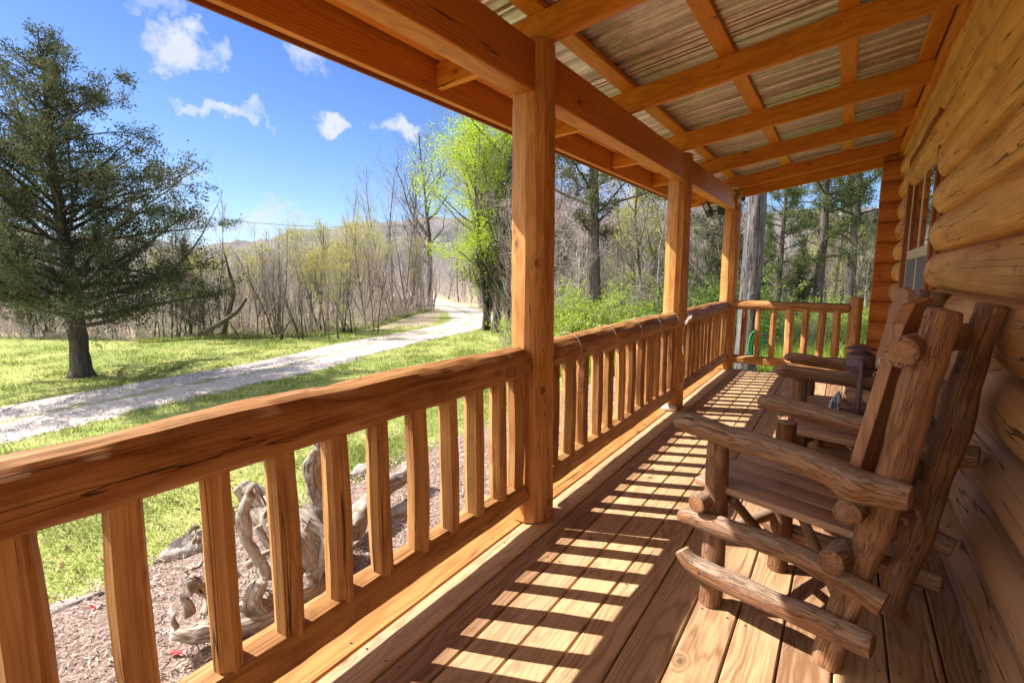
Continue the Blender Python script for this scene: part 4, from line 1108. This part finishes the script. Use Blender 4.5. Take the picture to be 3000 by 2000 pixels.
# ==================================================================== PART 3
# ------------------------------------------------------------------ trees
class TB:
    """numpy tube collector"""
    def __init__(s): s.V = []; s.F = []; s.P = []; s.n = 0
    def tube(s, pts, rad, k, pr=.5):
        P = np.asarray(pts, float); m = len(P); T = np.gradient(P, axis=0); T /= np.linalg.norm(T, axis=1)[:, None] + 1e-9
        ref = np.array([0.31, .2, .93]) if abs(T[0, 2]) < .8 else np.array([1., .1, 0])
        X = np.cross(T, ref); X /= np.linalg.norm(X, axis=1)[:, None] + 1e-9; Y = np.cross(T, X)
        a = np.arange(k) * 2 * np.pi / k; r = np.asarray(rad)[:, None, None]
        V = P[:, None] + (X[:, None] * np.cos(a)[None, :, None] + Y[:, None] * np.sin(a)[None, :, None]) * r
        i = np.arange(m - 1)[:, None] * k; j = np.arange(k)[None]; j2 = (j + 1) % k
        F = np.stack([i + j, i + j2, i + k + j2, i + k + j], -1).reshape(-1, 4) + s.n
        s.V.append(V.reshape(-1, 3)); s.F.append(F); s.P.append(np.full(m * k, pr)); s.n += m * k
    def mesh(s, name, mat):
        return npmesh(name, np.concatenate(s.V), np.concatenate(s.F), mat, pr=np.concatenate(s.P), link=False)

def unit(v): return v / (np.linalg.norm(v) + 1e-9)
def grow(rg, H, r0, spread=.8, nb=16, fork=.0, lv=3, up=.35, first=.25, wig=.12, dens=1.0, lean=(0, 0), droop=0.0, topness=1.0, pow_=1.0):
    """a branching skeleton: list of (level, points, radii)"""
    out = []; tips = []
    def branch(p, d, L, r, lev):
        n = {0: 12, 1: 7, 2: 5}.get(lev, 4); pts = [p]; q = p.copy(); dd = d.copy()
        for i in range(n):
            dd = unit(dd + rg.normal(0, wig * (1 if lev else .45), 3) + np.array([0, 0, (up * .35 if lev else .04) - droop * .3 * (lev > 0)]))
            q = q + dd * L / n; pts.append(q.copy())
        pts = np.array(pts); t = np.linspace(0, 1, n + 1); rad = r * (1 - t * (.82 if lev == 0 else .75)); out.append((lev, pts, rad))
        if lev >= lv: tips.append((pts, L)); return
        cnt = {0: int(nb * dens), 1: int(8 * dens), 2: int(5 * dens)}.get(lev, 4)
        if lev > 0: cnt = max(2, int(cnt * min(1.3, L / (H * .25))))
        for c in range(cnt):
            if lev == 0: s = first + (1 - first) * ((c + rg.random()) / cnt) ** .85
            else: s = .22 + .78 * rg.random()
            x = s * n; i = min(int(x), n - 1); pp = pts[i] + (pts[i + 1] - pts[i]) * (x - i); td = unit(pts[i + 1] - pts[i])
            az = rg.random() * 2 * np.pi; side = unit(np.cross(td, unit(np.array([math.cos(az), math.sin(az), .2]))))
            ang = R(rg.uniform(32, 62)) if lev == 0 else R(rg.uniform(25, 60))
            nd = unit(td * math.cos(ang) + side * math.sin(ang))
            if lev == 0: LL = H * spread * .5 * (math.sin(math.pi * min(1, (s - first) / (1 - first) * .8 + .22)) ** .7) * rg.uniform(.6, 1.1)
            else: LL = L * rg.uniform(.3, .6)
            branch(pp, nd, LL, rad[i] * rg.uniform(.35, .6), lev + 1)
    branch(np.zeros(3), unit(np.array([lean[0], lean[1], 1.0])), H, r0, 0)
    if fork:
        for c in range(int(fork)):
            az = rg.random() * 6.28; branch(np.zeros(3), unit(np.array([math.cos(az) * .35, math.sin(az) * .35, 1])), H * rg.uniform(.7, .95), r0 * .75, 0)
    return out, tips

def leaves(rg, centres, n, spread, size, asp=.5, name='crown', mat=None, droop=0., up=0.):
    """n leaf cards scattered round random centres"""
    C = np.asarray(centres); i = rg.integers(0, len(C), n); p = C[i] + rg.normal(0, spread, (n, 3))
    d = rg.normal(0, 1, (n, 3)); d[:, 2] += up; d /= np.linalg.norm(d, axis=1)[:, None]
    e = np.cross(d, rg.normal(0, 1, (n, 3))); e /= np.linalg.norm(e, axis=1)[:, None] + 1e-9
    s = (size * rg.uniform(.6, 1.4, n))[:, None]
    V = np.stack([p - d * s, p + e * s * asp, p + d * s, p - e * s * asp], 1).reshape(-1, 3)
    pr = np.repeat(np.clip(rg.random(n) * .7 + .3 * rg.random(len(C))[i], 0, 1), 4)
    return V, np.arange(4 * n).reshape(-1, 4), pr

def tree_meshes(name, seed, H, r0, bark, leaf=None, lmat=None, twmat=None, **kw):
    """returns (trunk mesh, crown mesh): trunk and limbs / twigs with leaves"""
    rg = np.random.default_rng(seed); out, tips = grow(rg, H, r0, **kw)
    tr = TB(); cr = TB()
    for lev, pts, rad in out:
        if lev == 0:
            # flared foot and a little burliness
            rr = rad.copy(); rr[0] *= 1.35; rr[1] *= 1.06; P = pts; t = np.linspace(0, len(P) - 1, 30); Pi = np.stack([np.interp(t, range(len(P)), P[:, k]) for k in range(3)], 1)
            ri = np.interp(t, range(len(P)), rr) * (1 + .05 * rg.normal(0, 1, 30)); tr.tube(Pi, ri, 9, rg.random())
        elif lev == 1: tr.tube(pts, np.maximum(rad, .006), 5, rg.random())
        else: cr.tube(pts, np.maximum(rad, .0035), 3, rg.random())
    tm = tr.mesh(name + '_trunk', bark)
    a = tm.attributes.new('gc', 'FLOAT_VECTOR', 'POINT'); co = np.empty(len(tm.vertices) * 3, np.float32); tm.vertices.foreach_get('co', co); a.data.foreach_set('vector', co)
    tm.shade_smooth()
    cm_ = cr.mesh(name + '_twigs', twmat or M['twig'])
    lm = None
    if leaf:
        n, spread, size, frac, up_ = leaf
        cs = np.concatenate([p[1:] for p, L in tips if rg.random() < frac]);
        V, F, pr = leaves(rg, cs, n, spread, size, up=up_); lm = npmesh(name + '_leaves', V, F, lmat, pr=pr, link=False)
    return tm, cm_, lm

def inst(name, meshes, p, s, rz, label, cat='tree', group=None, partnames=('trunk', 'crown', 'foliage'), tilt=(0, 0), sz=None):
    t = empty(name, p, rz, label=label, cat=cat, group=group)
    t.rotation_euler = (tilt[0], tilt[1], rz); t.scale = (s, s, sz or s)
    for me, pn in zip(meshes, partnames):
        if me is None: continue
        o = bpy.data.objects.new(pn, me); COL.objects.link(o); o.parent = t
    return t

# prototypes (unit height about 8 m)
SAPD = [tree_meshes('dark_sapling', 150 + i, 8, .075 + .03 * i, M['darkbark'], twmat=M['twigdark'], spread=.55, nb=18, lv=3, up=.45, first=.25, wig=.13, dens=1.0) for i in range(4)]
SAP = [tree_meshes('sapling', 100 + i, 8, .038 + .010 * (i % 3), M['darkbark'], spread=.46, nb=20, lv=3, up=.6, first=.2, wig=.10, dens=1.0, fork=(1 if i % 4 == 1 else 0)) for i in range(7)]
SPR = [tree_meshes('bare', 200 + i, 10, .17, M['darkbark'], twmat=M['twigdark'], spread=.95, nb=15, lv=3, up=.35, first=.22, wig=.16, dens=1.35) for i in range(3)]
BUD = [tree_meshes('budding', 300 + i, 7, .09, M['bark'], leaf=(13000, .13, .034, .9, .3), lmat=M['bud'], spread=.8, nb=18, lv=3, up=.42, first=.2, wig=.12, dens=1.0, fork=2) for i in range(2)]
LIME = tree_meshes('lime', 401, 11, .20, M['darkbark'], leaf=(40000, .18, .042, .8, .1), lmat=M['lime'], spread=.74, nb=22, lv=3, up=.22, first=.17, wig=.15, dens=1.2, fork=1)
LITE = [tree_meshes('leafing', 500 + i, 8, .07, M['bark'], leaf=(3200, .12, .045, .7, .2), lmat=M['bud'], spread=.6, nb=16, lv=3, up=.4, first=.2, wig=.15, dens=1.0) for i in range(2)]
RED = tree_meshes('redbud', 601, 5, .06, M['bark'], leaf=(3800, .05, .030, .8, .2), lmat=M['pink'], spread=.85, nb=14, lv=3, up=.35, first=.25, wig=.18, dens=1.0, fork=1)
PALE = tree_meshes('pale', 701, 6, .05, M['palebark'], spread=1.0, nb=16, lv=3, up=.1, first=.1, wig=.24, dens=1.2, twmat=M['palebark'])

fnames = []
def fwd_of(p): return Vector((-math.sin(YAW), math.cos(YAW), 0)).dot(Vector((p.x, p.y, 0)))
def at_px(px, dist):
    """ground point in the direction of picture column px at forward distance dist"""
    f = Vector((-math.sin(YAW), math.cos(YAW), 0)); r = Vector((math.cos(YAW), math.sin(YAW), 0))
    p = f * dist + r * ((px - 1500) / 1492 * dist * (math.cos(PITCH))); p.z = gz(p.x, p.y); return p
# big cedar on the lawn
def conifer(name, seed, H, r0, half, mat, bark, nl=95, ncard=90000, cs=.06, low=.13, shape=None, dropp=.0, dens=1.0, see=.12, bare=0.0, seetop=0.0):
    rg = np.random.default_rng(seed); tr = TB(); cen = []; dirs = []; wt = []
    n = 40; z = np.linspace(0, H * .985, n); wob = np.cumsum(rg.normal(0, .012, (n, 2)), 0); P = np.stack([wob[:, 0], wob[:, 1], z], 1)
    t = z / H; rr = r0 * (1 - t) ** .9 * (1 + .05 * rg.normal(0, 1, n)) + .01; rr[0] *= 1.45; rr[1] *= 1.12
    tr.tube(P, rr, 14, .5)
    for k in range(nl):
        s = low + (1 - low) * ((k + rg.random()) / nl) ** .9
        prof = shape(s) if shape else (1 - s) ** .8
        L = half * prof * rg.uniform(.65, 1.12); az = k * 2.4 + rg.normal(0, .3); i = int(s * (n - 1)); p0 = P[i]
        el = R(rg.uniform(0, 30) + 22 * s) * (1 - dropp); d = np.array([math.cos(az) * math.cos(el), math.sin(az) * math.cos(el), math.sin(el) - .1]); m = 9; pts = [p0]; q = p0.copy()
        for j in range(m):
            d = unit(d + rg.normal(0, .09, 3) + np.array([0, 0, .02 if s > .3 else -.03 + .02 * j])); q = q + d * L / m; pts.append(q.copy())
        pts = np.array(pts); tr.tube(pts, np.linspace(max(.012, rr[i] * .36), .004, m + 1), 5, rg.random())
        ns = max(3, int(7 * dens * L / half * 1.6) + 2)
        for c in range(ns * 2):
            u = (bare + (1 - bare) * rg.random()) * m * .999; u = max(u, .22 * m); j = int(u); b = pts[j] + (pts[j + 1] - pts[j]) * (u - j); td = unit(pts[j + 1] - pts[j])
            sd = unit(td + rg.normal(0, .75, 3) + np.array([0, 0, .15])); l2 = L * rg.uniform(.14, .34) * (1.1 - .5 * u / m); e = []; q = b.copy(); sp = [b]
            for jj in range(4):
                sd = unit(sd + rg.normal(0, .2, 3)); q = q + sd * l2 / 4; sp.append(q.copy())
            sp = np.array(sp); tr.tube(sp, np.linspace(.007, .002, 5), 3, rg.random())
            if rg.random() > see + seetop * s:
                for jj in range(1, 5): cen.append(sp[jj]); dirs.append(unit(sp[jj] - sp[jj - 1])); wt.append(1)
    C = np.array(cen); Dr = np.array(dirs); i = rg.integers(0, len(C), ncard); p = C[i] + rg.normal(0, cs * 1.35, (ncard, 3))
    d = Dr[i] + rg.normal(0, .55, (ncard, 3)); d /= np.linalg.norm(d, axis=1)[:, None]; e = np.cross(d, rg.normal(0, 1, (ncard, 3))); e /= np.linalg.norm(e, axis=1)[:, None]
    s = (cs * rg.uniform(.5, 1.3, ncard))[:, None]; V = np.stack([p - e * s * .28, p + d * s, p + e * s * .28], 1).reshape(-1, 3)
    pr = np.repeat(np.clip(rg.random(ncard) * .55 + .45 * rg.random(len(C))[i], 0, 1), 3)
    tm = tr.mesh(name + '_wood', bark); a = tm.attributes.new('gc', 'FLOAT_VECTOR', 'POINT'); co = np.empty(len(tm.vertices) * 3, np.float32); tm.vertices.foreach_get('co', co); a.data.foreach_set('vector', co); tm.shade_smooth()
    return tm, npmesh(name + '_foliage', V, np.arange(3 * ncard).reshape(-1, 3), mat, pr=pr, link=False)
cp_ = gp(242, 1102); cedH = height_at(cp_, 82)
def cedshape(s): return min(1.0, .80 + 1.6 * (s - .1)) if s < .27 else (1 - (s - .27) / .73) ** .88 * 1.0 + .05
CED = conifer('cedar', 5, cedH, .25, 5.2, M['cedarleaf'], M['darkbark'], nl=125, ncard=130000, cs=.072, low=.16, shape=cedshape, see=.12, seetop=.78, dens=1.35)
inst('cedar_tree', CED, cp_, 1, .4, 'large dark cedar with a thick short trunk standing alone on the lawn at the left', partnames=('trunk', 'foliage'))
JUN = conifer('juniper', 6, 8, .12, 1.9, M['cedarleaf'], M['darkbark'], nl=60, ncard=30000, cs=.085, low=.12, shape=cedshape, see=.2)
CE2 = conifer('tall_cedar', 8, 9, .185, 3.2, M['cedarleaf'], M['darkbark'], nl=60, ncard=65000, cs=.055, low=.30, shape=lambda s: (.35 if s < .36 else 1.0) * (1 - .45 * s), see=.3, bare=.4)
PIN = [conifer('pine', 30 + i, 12, .17, 2.6, M['pineleaf'], M['darkbark'], nl=60, ncard=30000, cs=.075, low=.24, shape=lambda s: .85 * (1 - s * .5), see=.45, bare=.3) for i in range(2)]
p = gp(560, 985); inst('juniper_tree', JUN, p, height_at(p, 700) / 8, 1.0, 'dark green juniper behind the big cedar on its right side', partnames=('trunk', 'foliage'))
p = gp(90, 985); inst('juniper_tree', JUN, p, height_at(p, 690) / 8, 2.0, 'small juniper behind the trunk of the big cedar at the wood edge', partnames=('trunk', 'foliage'))
p = at_px(1745, 12.5); inst('tall_cedar_tree', CE2, p, 1, 1.7, 'tall straight grey cedar trunk with sparse green top between the first two posts', partnames=('trunk', 'foliage'))
for i, (px, d, rz, lab) in enumerate(((2403, 16.5, .3, 'tall straight pine seen through the porch end, left of the leaning pair'), (2500, 17.5, 2.3, 'thickest tall pine beside the cabin corner in the porch end opening'), (2464, 22, 4.0, 'thinner pine standing between the two larger pines'), (2280, 15, 1.0, 'small pine with a pinkish brown trunk just right of the grey trunk post'))):
    inst('pine_tree', PIN[i % 2], at_px(px, d), (.9, 1.0, .95, .55)[i], rz, lab, partnames=('trunk', 'foliage'), group='pines beyond the porch end', tilt=(0, .03 if i == 1 else 0))
# named deciduous trees, positions read off the photograph's ground
def stand(nm, me, px, py, ytop, H0, rz, lab, **k):
    p = gp(px, py); s = height_at(p, ytop) / H0; return inst(nm, me, p, s, rz, lab, **k)
stand('budding_tree', BUD[0], 1065, 936, 668, 6.6, 0.5, 'multi-stemmed tree in yellow-green bud at the middle of the wood edge')
stand('budding_tree', BUD[1], 935, 965, 680, 6.6, 2.5, 'slender tree in yellow-green bud left of the multi-stemmed one')
stand('budding_tree', BUD[1], 1010, 925, 670, 6.6, 4.2, 'budding yellow-green tree behind and between the two front ones')
stand('bare_tree', SPR[0], 1259, 897, 415, 9.6, 1.2, 'dark bare spreading tree beside the drive where it bends into the wood')
stand('bare_tree', SPR[1], 1240, 884, 520, 9.6, 3.9, 'bare tree just left of the spreading one at the drive bend')
stand('maple_tree', LIME, 1425, 966, 400, 10.3, 3.4, 'tree in vivid lime green spring leaf at the inside of the drive bend')
stand('maple_tree', LIME, 1425, 940, 470, 10.3, 4.4, 'second lime green tree behind the first, nearer the far drive')
stand('bare_tree', SPR[2], 1452, 973, 265, 9.6, 0.2, 'tall bare tree with crooked trunk right of the lime green tree')
stand('leafing_tree', LITE[0], 1416, 968, 430, 7.6, 1.1, 'thin dark stemmed tree between the lime green tree and the tall bare tree')
for i, (px, d, s_, rz) in enumerate(((1650, 24, .8, .4), (1935, 24, .6, 1.4), (2110, 17, .75, 2.2), (2345, 17, .38, 3.1), (2560, 19, .42, 4.0), (2240, 22, .5, 5.0))):
    inst('juniper_tree', JUN, at_px(px, d), s_, rz, ('dark juniper just right of the first porch post', 'juniper in the gap between the second post and the far post', 'small juniper behind the far porch post', 'low juniper under the pines over the end rail', 'low juniper next to the cabin corner', 'taller juniper behind the small pine')[i], partnames=('trunk', 'foliage'), group='junipers in the woods')
p = gp(1490, 970); inst('juniper_tree', JUN, p, height_at(p, 380) / 8, 3.0, 'ragged brownish juniper beside the first porch post', partnames=('trunk', 'foliage'))
stand('bare_tree', SAP[2], 1030, 900, 545, 7.8, 1.0, 'tall thin bare tree rising above the budding trees')
stand('bare_tree', SAP[4], 1110, 905, 480, 7.8, 2.2, 'tall bare tree with fine upright twigs left of the spreading tree')
stand('bare_tree', SAP[5], 1150, 910, 500, 7.8, 4.2, 'tall bare tree with pale stem in the clump by the fallen log')
stand('bare_tree', SAP[0], 650, 985, 560, 7.8, 0, 'bare tree with wispy top showing above the wood right of the cedar')
stand('bare_tree', SAP[3], 520, 990, 480, 7.8, 3, 'tall wispy bare tree seen through the right side of the cedar')
inst('grey_tree', LITE[1], at_px(1885, 13.5), .68, 2.0, 'small grey forked tree left of the second porch post')
inst('redbud_tree', RED, at_px(1680, 17), .95, 0.3, 'redbud with pink blossom left of the tall cedar trunk', group='redbuds in blossom')
inst('redbud_tree', RED, at_px(2030, 21), 1.0, 2.3, 'redbud with pink blossom between the second and far porch posts', group='redbuds in blossom')
inst('redbud_tree', RED, at_px(1650, 23), 1.3, 4.3, 'pale redbud blossom farther back behind the first redbud', group='redbuds in blossom')
for i, (px, d, s, rz) in enumerate(((1700, 13, .6, 0), (1820, 12.5, .6, 2), (1930, 14, .7, 4), (2310, 17, .6, 1), (2540, 18, .6, 3))):
    inst('pale_branched_tree', PALE, at_px(px, d), s, rz, ('pale tangled bare branches left of the tall cedar trunk', 'pale tangled bare branches right of the tall cedar trunk', 'pale tangled bare tree behind the second porch post', 'pale bare branches over the end railing, left of the pines', 'pale bare branches nearest the cabin corner')[i], group='pale bare understory trees')
# leaning dead trunk and fallen logs in the wood edge
def limb(name, pts, rad, mat, label, cat='log'):
    mb = MB(); mb.log(pts, rad, nside=10, step=.15, wob=.12, bevel=.2); o = mb.build(name, M[mat]); tag(o, label, cat); return o
def gd(px, py, d):
    f = fwd_of(ray(px, py)); return CP + ray(px, py) * (d / f)
limb('dead_leaning_tree', [gd(585, 978, 22), gd(632, 955, 22), gd(690, 915, 22.3), gd(722, 874, 22.4)], [.12, .12, .10, .05], 'darkbark', 'dark dead trunk leaning to the right at the wood edge right of the cedar', 'tree')
limb('crooked_bare_trunk', [gd(655, 975, 22.6), gd(664, 935, 22.6), gd(684, 855, 22.6), gd(672, 800, 22.6), gd(657, 738, 22.6)], [.13, .11, .09, .06, .02], 'darkbark', 'crooked dark trunk rising from behind the leaning dead trunk', 'tree')
limb('fallen_log', [gd(1150, 872, 46), gd(1205, 880, 45)], [.42, .36], 'driftwood', 'pale fallen log lying in the wood by the drive bend')
for i, (x0, y0, x1, y1) in enumerate(((540, 930, 610, 962), (820, 985, 850, 940), (700, 990, 670, 940), (740, 985, 760, 975))):
    limb('fallen_branch', [gd(x0, y0, 22), gd(x1, y1, 22)], [.045, .03], 'darkbark', ('fallen branch left of the leaning dead trunk', 'slanting dead branch among the saplings', 'dead branch slanting left at the foot of the crooked trunk', 'short fallen branch at the lawn edge')[i], 'branch')
for i, (px, py, dx, lab) in enumerate(((2475, 975, .55, 'white bleached log behind the end railing post'), (2425, 1015, .5, 'pale fallen branch on the grass beyond the end railing'), (2225, 1005, .35, 'thin pale curved branch beside the hose'))):
    p = gp(px, py); limb('bleached_branch', [p + Vector((-dx * .6, .1, .08)), p + Vector((0, 0, .06)), p + Vector((dx * .6, -.05, .04))], [.045 if i == 0 else .02, .05 if i == 0 else .025, .03 if i == 0 else .012], 'driftwood', lab, 'branch')
# sapling belt across the drive: individual copies
lab = 'thin bare grey sapling standing among many in the wood across the drive'
k = 0; rs = random.Random(5)
def edge_dist(px):
    tab = [(-700, 985), (420, 1000), (600, 990), (900, 985), (1080, 962), (1230, 915), (1330, 900)]
    y = np.interp(px, [a for a, b in tab], [b for a, b in tab]); return fwd_of(gp(px, y))
for i in range(275):
    px = rs.uniform(-350, 1345); e = edge_dist(px); d = e + .3 + abs(rs.gauss(0, 1)) * 9
    if i % 3 == 0: d = e + rs.uniform(0, 2.0); px = rs.uniform(430, 1230)
    p = at_px(px, d)
    if float(road_dist(np.array([p.x]), np.array([p.y]))[0]) < 2.2: continue
    if d - e < 2.5 and rs.random() < .35: continue
    yt = np.interp(px, [-400, 400, 700, 900, 1100, 1200, 1350], [610, 680, 712, 708, 690, 640, 600]) + rs.uniform(-50, 60)
    H = max(3.5, height_at(p, yt)); v = SAP[rs.randrange(7)] if rs.random() > .05 else LITE[rs.randrange(2)]
    inst('sapling_tree', v, p, H / 7.8, rs.uniform(0, 6.28), lab if v in SAP else 'slender sapling in thin yellow-green leaf in the wood across the drive', group='saplings in the wood across the drive' if v in SAP else 'leafing saplings in the wood', tilt=(rs.gauss(0, .07), rs.gauss(0, .07)), sz=H / 7.8 * rs.uniform(.8, 1.05))
# woods behind the porch: right half of the picture
lab2 = 'bare forest tree in the woods seen between the porch posts'
for i in range(80):
    px = rs.uniform(1330, 2250) if i % 5 else rs.uniform(2250, 2680); d = rs.uniform(15, 46) if px > 1500 else rs.uniform(33, 60); p = at_px(px, d)
    if float(road_dist(np.array([p.x]), np.array([p.y]))[0]) < 2.4: continue
    q = rs.random(); v = SAPD[rs.randrange(4)] if q < .6 else (LITE[rs.randrange(2)] if q < .85 else SPR[rs.randrange(3)])
    yt = (rs.uniform(520, 700) if px < 2150 else rs.uniform(680, 790)); H = max(3.5, min(13, height_at(p, yt)))
    inst('forest_tree', v, p, H / (9.6 if v in SPR else 7.8), rs.uniform(0, 6.28), lab2 if v not in LITE else 'forest tree in thin pale green leaf in the woods seen between the porch posts', group='forest trees behind the porch' if v not in LITE else 'leafing forest trees behind the porch', tilt=(rs.uniform(-.09, .09), rs.uniform(-.09, .09)))

# ---- thickets nobody could count
def sticks(n, P0, h, lean, r, name, mat, label, seed=1):
    rg = np.random.default_rng(seed); m = 4; k = 3
    L = rg.normal(0, lean, (n, 2)) * h[:, None]; cv = rg.normal(0, .10, (n, 2)) * h[:, None]
    t = np.linspace(0, 1, m)[None, :, None]
    P = np.concatenate([P0[:, None, :2] + L[:, None] * t + cv[:, None] * np.sin(t * 3.1), P0[:, None, 2:] + h[:, None, None] * t], 2)
    a = np.arange(k) * 2.094; ring = np.stack([np.cos(a), np.sin(a), a * 0], 1)[None, None]
    V = (P[:, :, None] + ring * (r[:, None, None, None] * (1.05 - t[..., None]))).reshape(-1, 3)
    base = (np.arange(n) * m * k)[:, None, None, None]; i = np.arange(m - 1)[None, :, None, None] * k; j = np.arange(k)[None, None, :, None]; j2 = (j + 1) % k
    F = np.concatenate([base + i + j, base + i + j2, base + i + k + j2, base + i + k + j], 3).reshape(-1, 4)
    o = npmesh(name, V, F, mat, pr=np.repeat(rg.random(n), m * k)); tag(o, label, kind='stuff'); return o
def scatter(n, pxr, dr, seed, hr, bias=1.0, minroad=2.2):
    rg = np.random.default_rng(seed); px = rg.uniform(*pxr, n); u = rg.random(n) ** bias; pts = []
    for x, uu in zip(px, u):
        lo = dr[0] if not callable(dr[0]) else dr[0](x); d = lo + (dr[1] - lo) * uu; p = at_px(x, d); pts.append((p.x, p.y, p.z))
    P = np.array(pts); rd = road_dist_chunk(P[:, 0], P[:, 1]); P = P[rd > minroad]; return P, rg.uniform(*hr, len(P)), rg
ET = {x: edge_dist(x) for x in range(-800, 1500, 50)}
def ed(px): return float(np.interp(px, list(ET.keys()), list(ET.values())))
P, h, rg = scatter(9000, (-500, 1330), (lambda x: ed(x) + .3, 60), 3, (.8, 3.4), 1.5)
sticks(len(P), P, h, .25, rg.uniform(.008, .018, len(P)), 'thicket', M['twig'], 'brown brushwood filling the wood across the drive', 3)
P, h, rg = scatter(6500, (-600, 1500), (40, 110), 4, (3.4, 6.0), 1.2); h = h * (.75 + np.hypot(P[:, 0], P[:, 1]) / 200)
sticks(len(P), P, h, .07, rg.uniform(.02, .06, len(P)), 'distant_wood', M['twig'], 'distant grey bare wood behind the saplings', 4)
P, h, rg = scatter(7500, (1480, 2720), (11.5, 50), 5, (.6, 2.8), 1.2); ux = P[:, 0] * math.cos(YAW) + P[:, 1] * math.sin(YAW); uy = -P[:, 0] * math.sin(YAW) + P[:, 1] * math.cos(YAW); h = np.where(ux / uy > .40, h * .5, h)
sticks(len(P), P, h, .35, rg.uniform(.004, .012, len(P)), 'thicket', M['twig'], 'tangled grey brushwood in the woods behind the porch', 5)
P, h, rg = scatter(5500, (1400, 2800), (34, 90), 6, (3.2, 5.5), 1.2)
sticks(len(P), P, h, .1, rg.uniform(.02, .05, len(P)), 'distant_wood', M['twigdark'], 'distant bare wood behind the porch', 6)
# leafy undergrowth
def shrub_mesh(seed, mat, n=6500, R0=1.0, H=1.5, size=.035):
    rg = np.random.default_rng(seed); tb_ = TB(); cs = []
    for k in range(70):
        az = rg.random() * 6.28; el = R(rg.uniform(35, 85)); d = np.array([math.cos(az) * math.cos(el), math.sin(az) * math.cos(el), math.sin(el)]); q = np.array([rg.normal(0, .3), rg.normal(0, .3), 0]) * R0; pts = [q.copy()]
        L = H * rg.uniform(.5, 1.15)
        for j in range(7): d = unit(d + rg.normal(0, .16, 3) - np.array([0, 0, .05 * j])); q = q + d * L / 7; pts.append(q.copy())
        pts = np.array(pts); tb_.tube(pts, np.linspace(.009, .002, 8), 3, rg.random()); cs.append(pts[2:])
    C = np.concatenate(cs); V, F, pr = leaves(rg, C, n, .055, size, asp=.45, up=.4)
    return tb_.mesh('shrub_stems', M['twig']), npmesh('shrub_leaves', V, F, mat, pr=pr, link=False)
SHB = [shrub_mesh(71, M['shrub'], 7500), shrub_mesh(72, M['shrub'], 6000), shrub_mesh(73, M['darkshrub'], 6000)]
for i in range(16):
    px = rs.uniform(2215, 2620); d = rs.uniform(15.5, 27); v = LITE[rs.randrange(2)] if i % 3 else SAPD[rs.randrange(4)]
    inst('forest_tree', v, at_px(px, d), rs.uniform(.34, .56), rs.uniform(0, 6.28), 'small leafing tree among the pines beyond the end railing' if v in LITE else 'small bare tree among the pines beyond the end railing', group='small leafing trees under the pines' if v in LITE else 'small bare trees under the pines')
places = [(1665, 11, 1.05, 0), (1715, 10.5, .95, 1), (1765, 11.2, .9, 0), (1640, 12.5, 1.1, 1), (1840, 12.5, 1.0, 1), (1925, 12, .95, 0), (2020, 12.2, 1.15, 1), (2075, 12.5, 1.25, 2), (2110, 11.5, 1.1, 2), (2150, 13, 1.2, 0),
          (2260, 14, .95, 1), (2320, 13.5, .9, 0), (2380, 14.5, 1.0, 1), (2440, 13.5, 1.15, 0), (2500, 13, 1.2, 1), (2560, 12.5, 1.2, 0), (2610, 13.5, 1.2, 1), (2290, 18, 1.3, 1), (2360, 19, 1.3, 0), (2210, 17, 1.2, 1), (2470, 18, 1.4, 1), (1720, 15, 1.4, 1), (1800, 16, 1.3, 0), (1990, 17, 1.4, 0), (1640, 17, 1.2, 1)]
for i, (px, d, s, v) in enumerate(places):
    inst('shrub', SHB[v], at_px(px, d), s * (1.0 if px < 2180 else .72), i * 1.3, 'deep green leafy shrub left of the far porch post' if v == 2 else 'bright spring green shrub at the edge of the woods behind the porch', cat='shrub', group='deep green shrubs by the far post' if v == 2 else 'bright green shrubs at the wood edge', partnames=('stems', 'leaves'))
# tall weeds / rough grass beyond the end railing
P, h, rg = scatter(30000, (1480, 2720), (8.6, 24), 8, (.10, .55), 1.7)
P = P[(P[:, 1] > 7.6) | (P[:, 0] < -3.4)]; n = len(P); h = rg.uniform(.06, .42, n)
w = rg.uniform(.004, .012, n); aa = rg.uniform(0, 6.28, n); V = np.stack([P + np.stack([-np.cos(aa) * w, -np.sin(aa) * w, w * 0], 1), P + np.stack([np.cos(aa) * w, np.sin(aa) * w, w * 0], 1), P + np.stack([rg.normal(0, .3, n) * h, rg.normal(0, .3, n) * h, h], 1)], 1)
tag(npmesh('rough_grass', V.reshape(-1, 3), np.arange(3 * n).reshape(-1, 3), M['shrub'], pr=np.repeat(rg.random(n), 3)), 'rough bright green weeds and grass beyond the porch end', kind='stuff')
# spring green ground cover under the saplings
P, h, rg = scatter(12000, (380, 1330), (lambda x: ed(x) - .6, 45), 9, (.05, .25), 1.8)
n = len(P); w = rg.uniform(.02, .05, n); aa = rg.uniform(0, 6.28, n); V = np.stack([P + np.stack([-np.cos(aa) * w, -np.sin(aa) * w, w * 0], 1), P + np.stack([np.cos(aa) * w, np.sin(aa) * w, w * 0], 1), P + np.stack([rg.normal(0, .3, n) * h, rg.normal(0, .3, n) * h, h], 1)], 1)
tag(npmesh('wood_floor_grass', V.reshape(-1, 3), np.arange(3 * n).reshape(-1, 3), M['grass'], pr=np.repeat(rg.random(n), 3)), 'patches of green grass on the floor of the sapling wood', kind='stuff')
# power line
c0 = gd(430, 620, 26); c1 = gd(1180, 662, 40)
mb = MB(); pts = [c0.lerp(c1, t) - Vector((0, 0, .35 * math.sin(math.pi * t))) for t in np.linspace(-.6, 1.1, 24)]
mb.log(pts, .012, nside=5, step=1.0, wob=0, bevel=0); tag(mb.build('power_line', M['cable']), 'thin black power line crossing above the wood right of the cedar', 'cable')
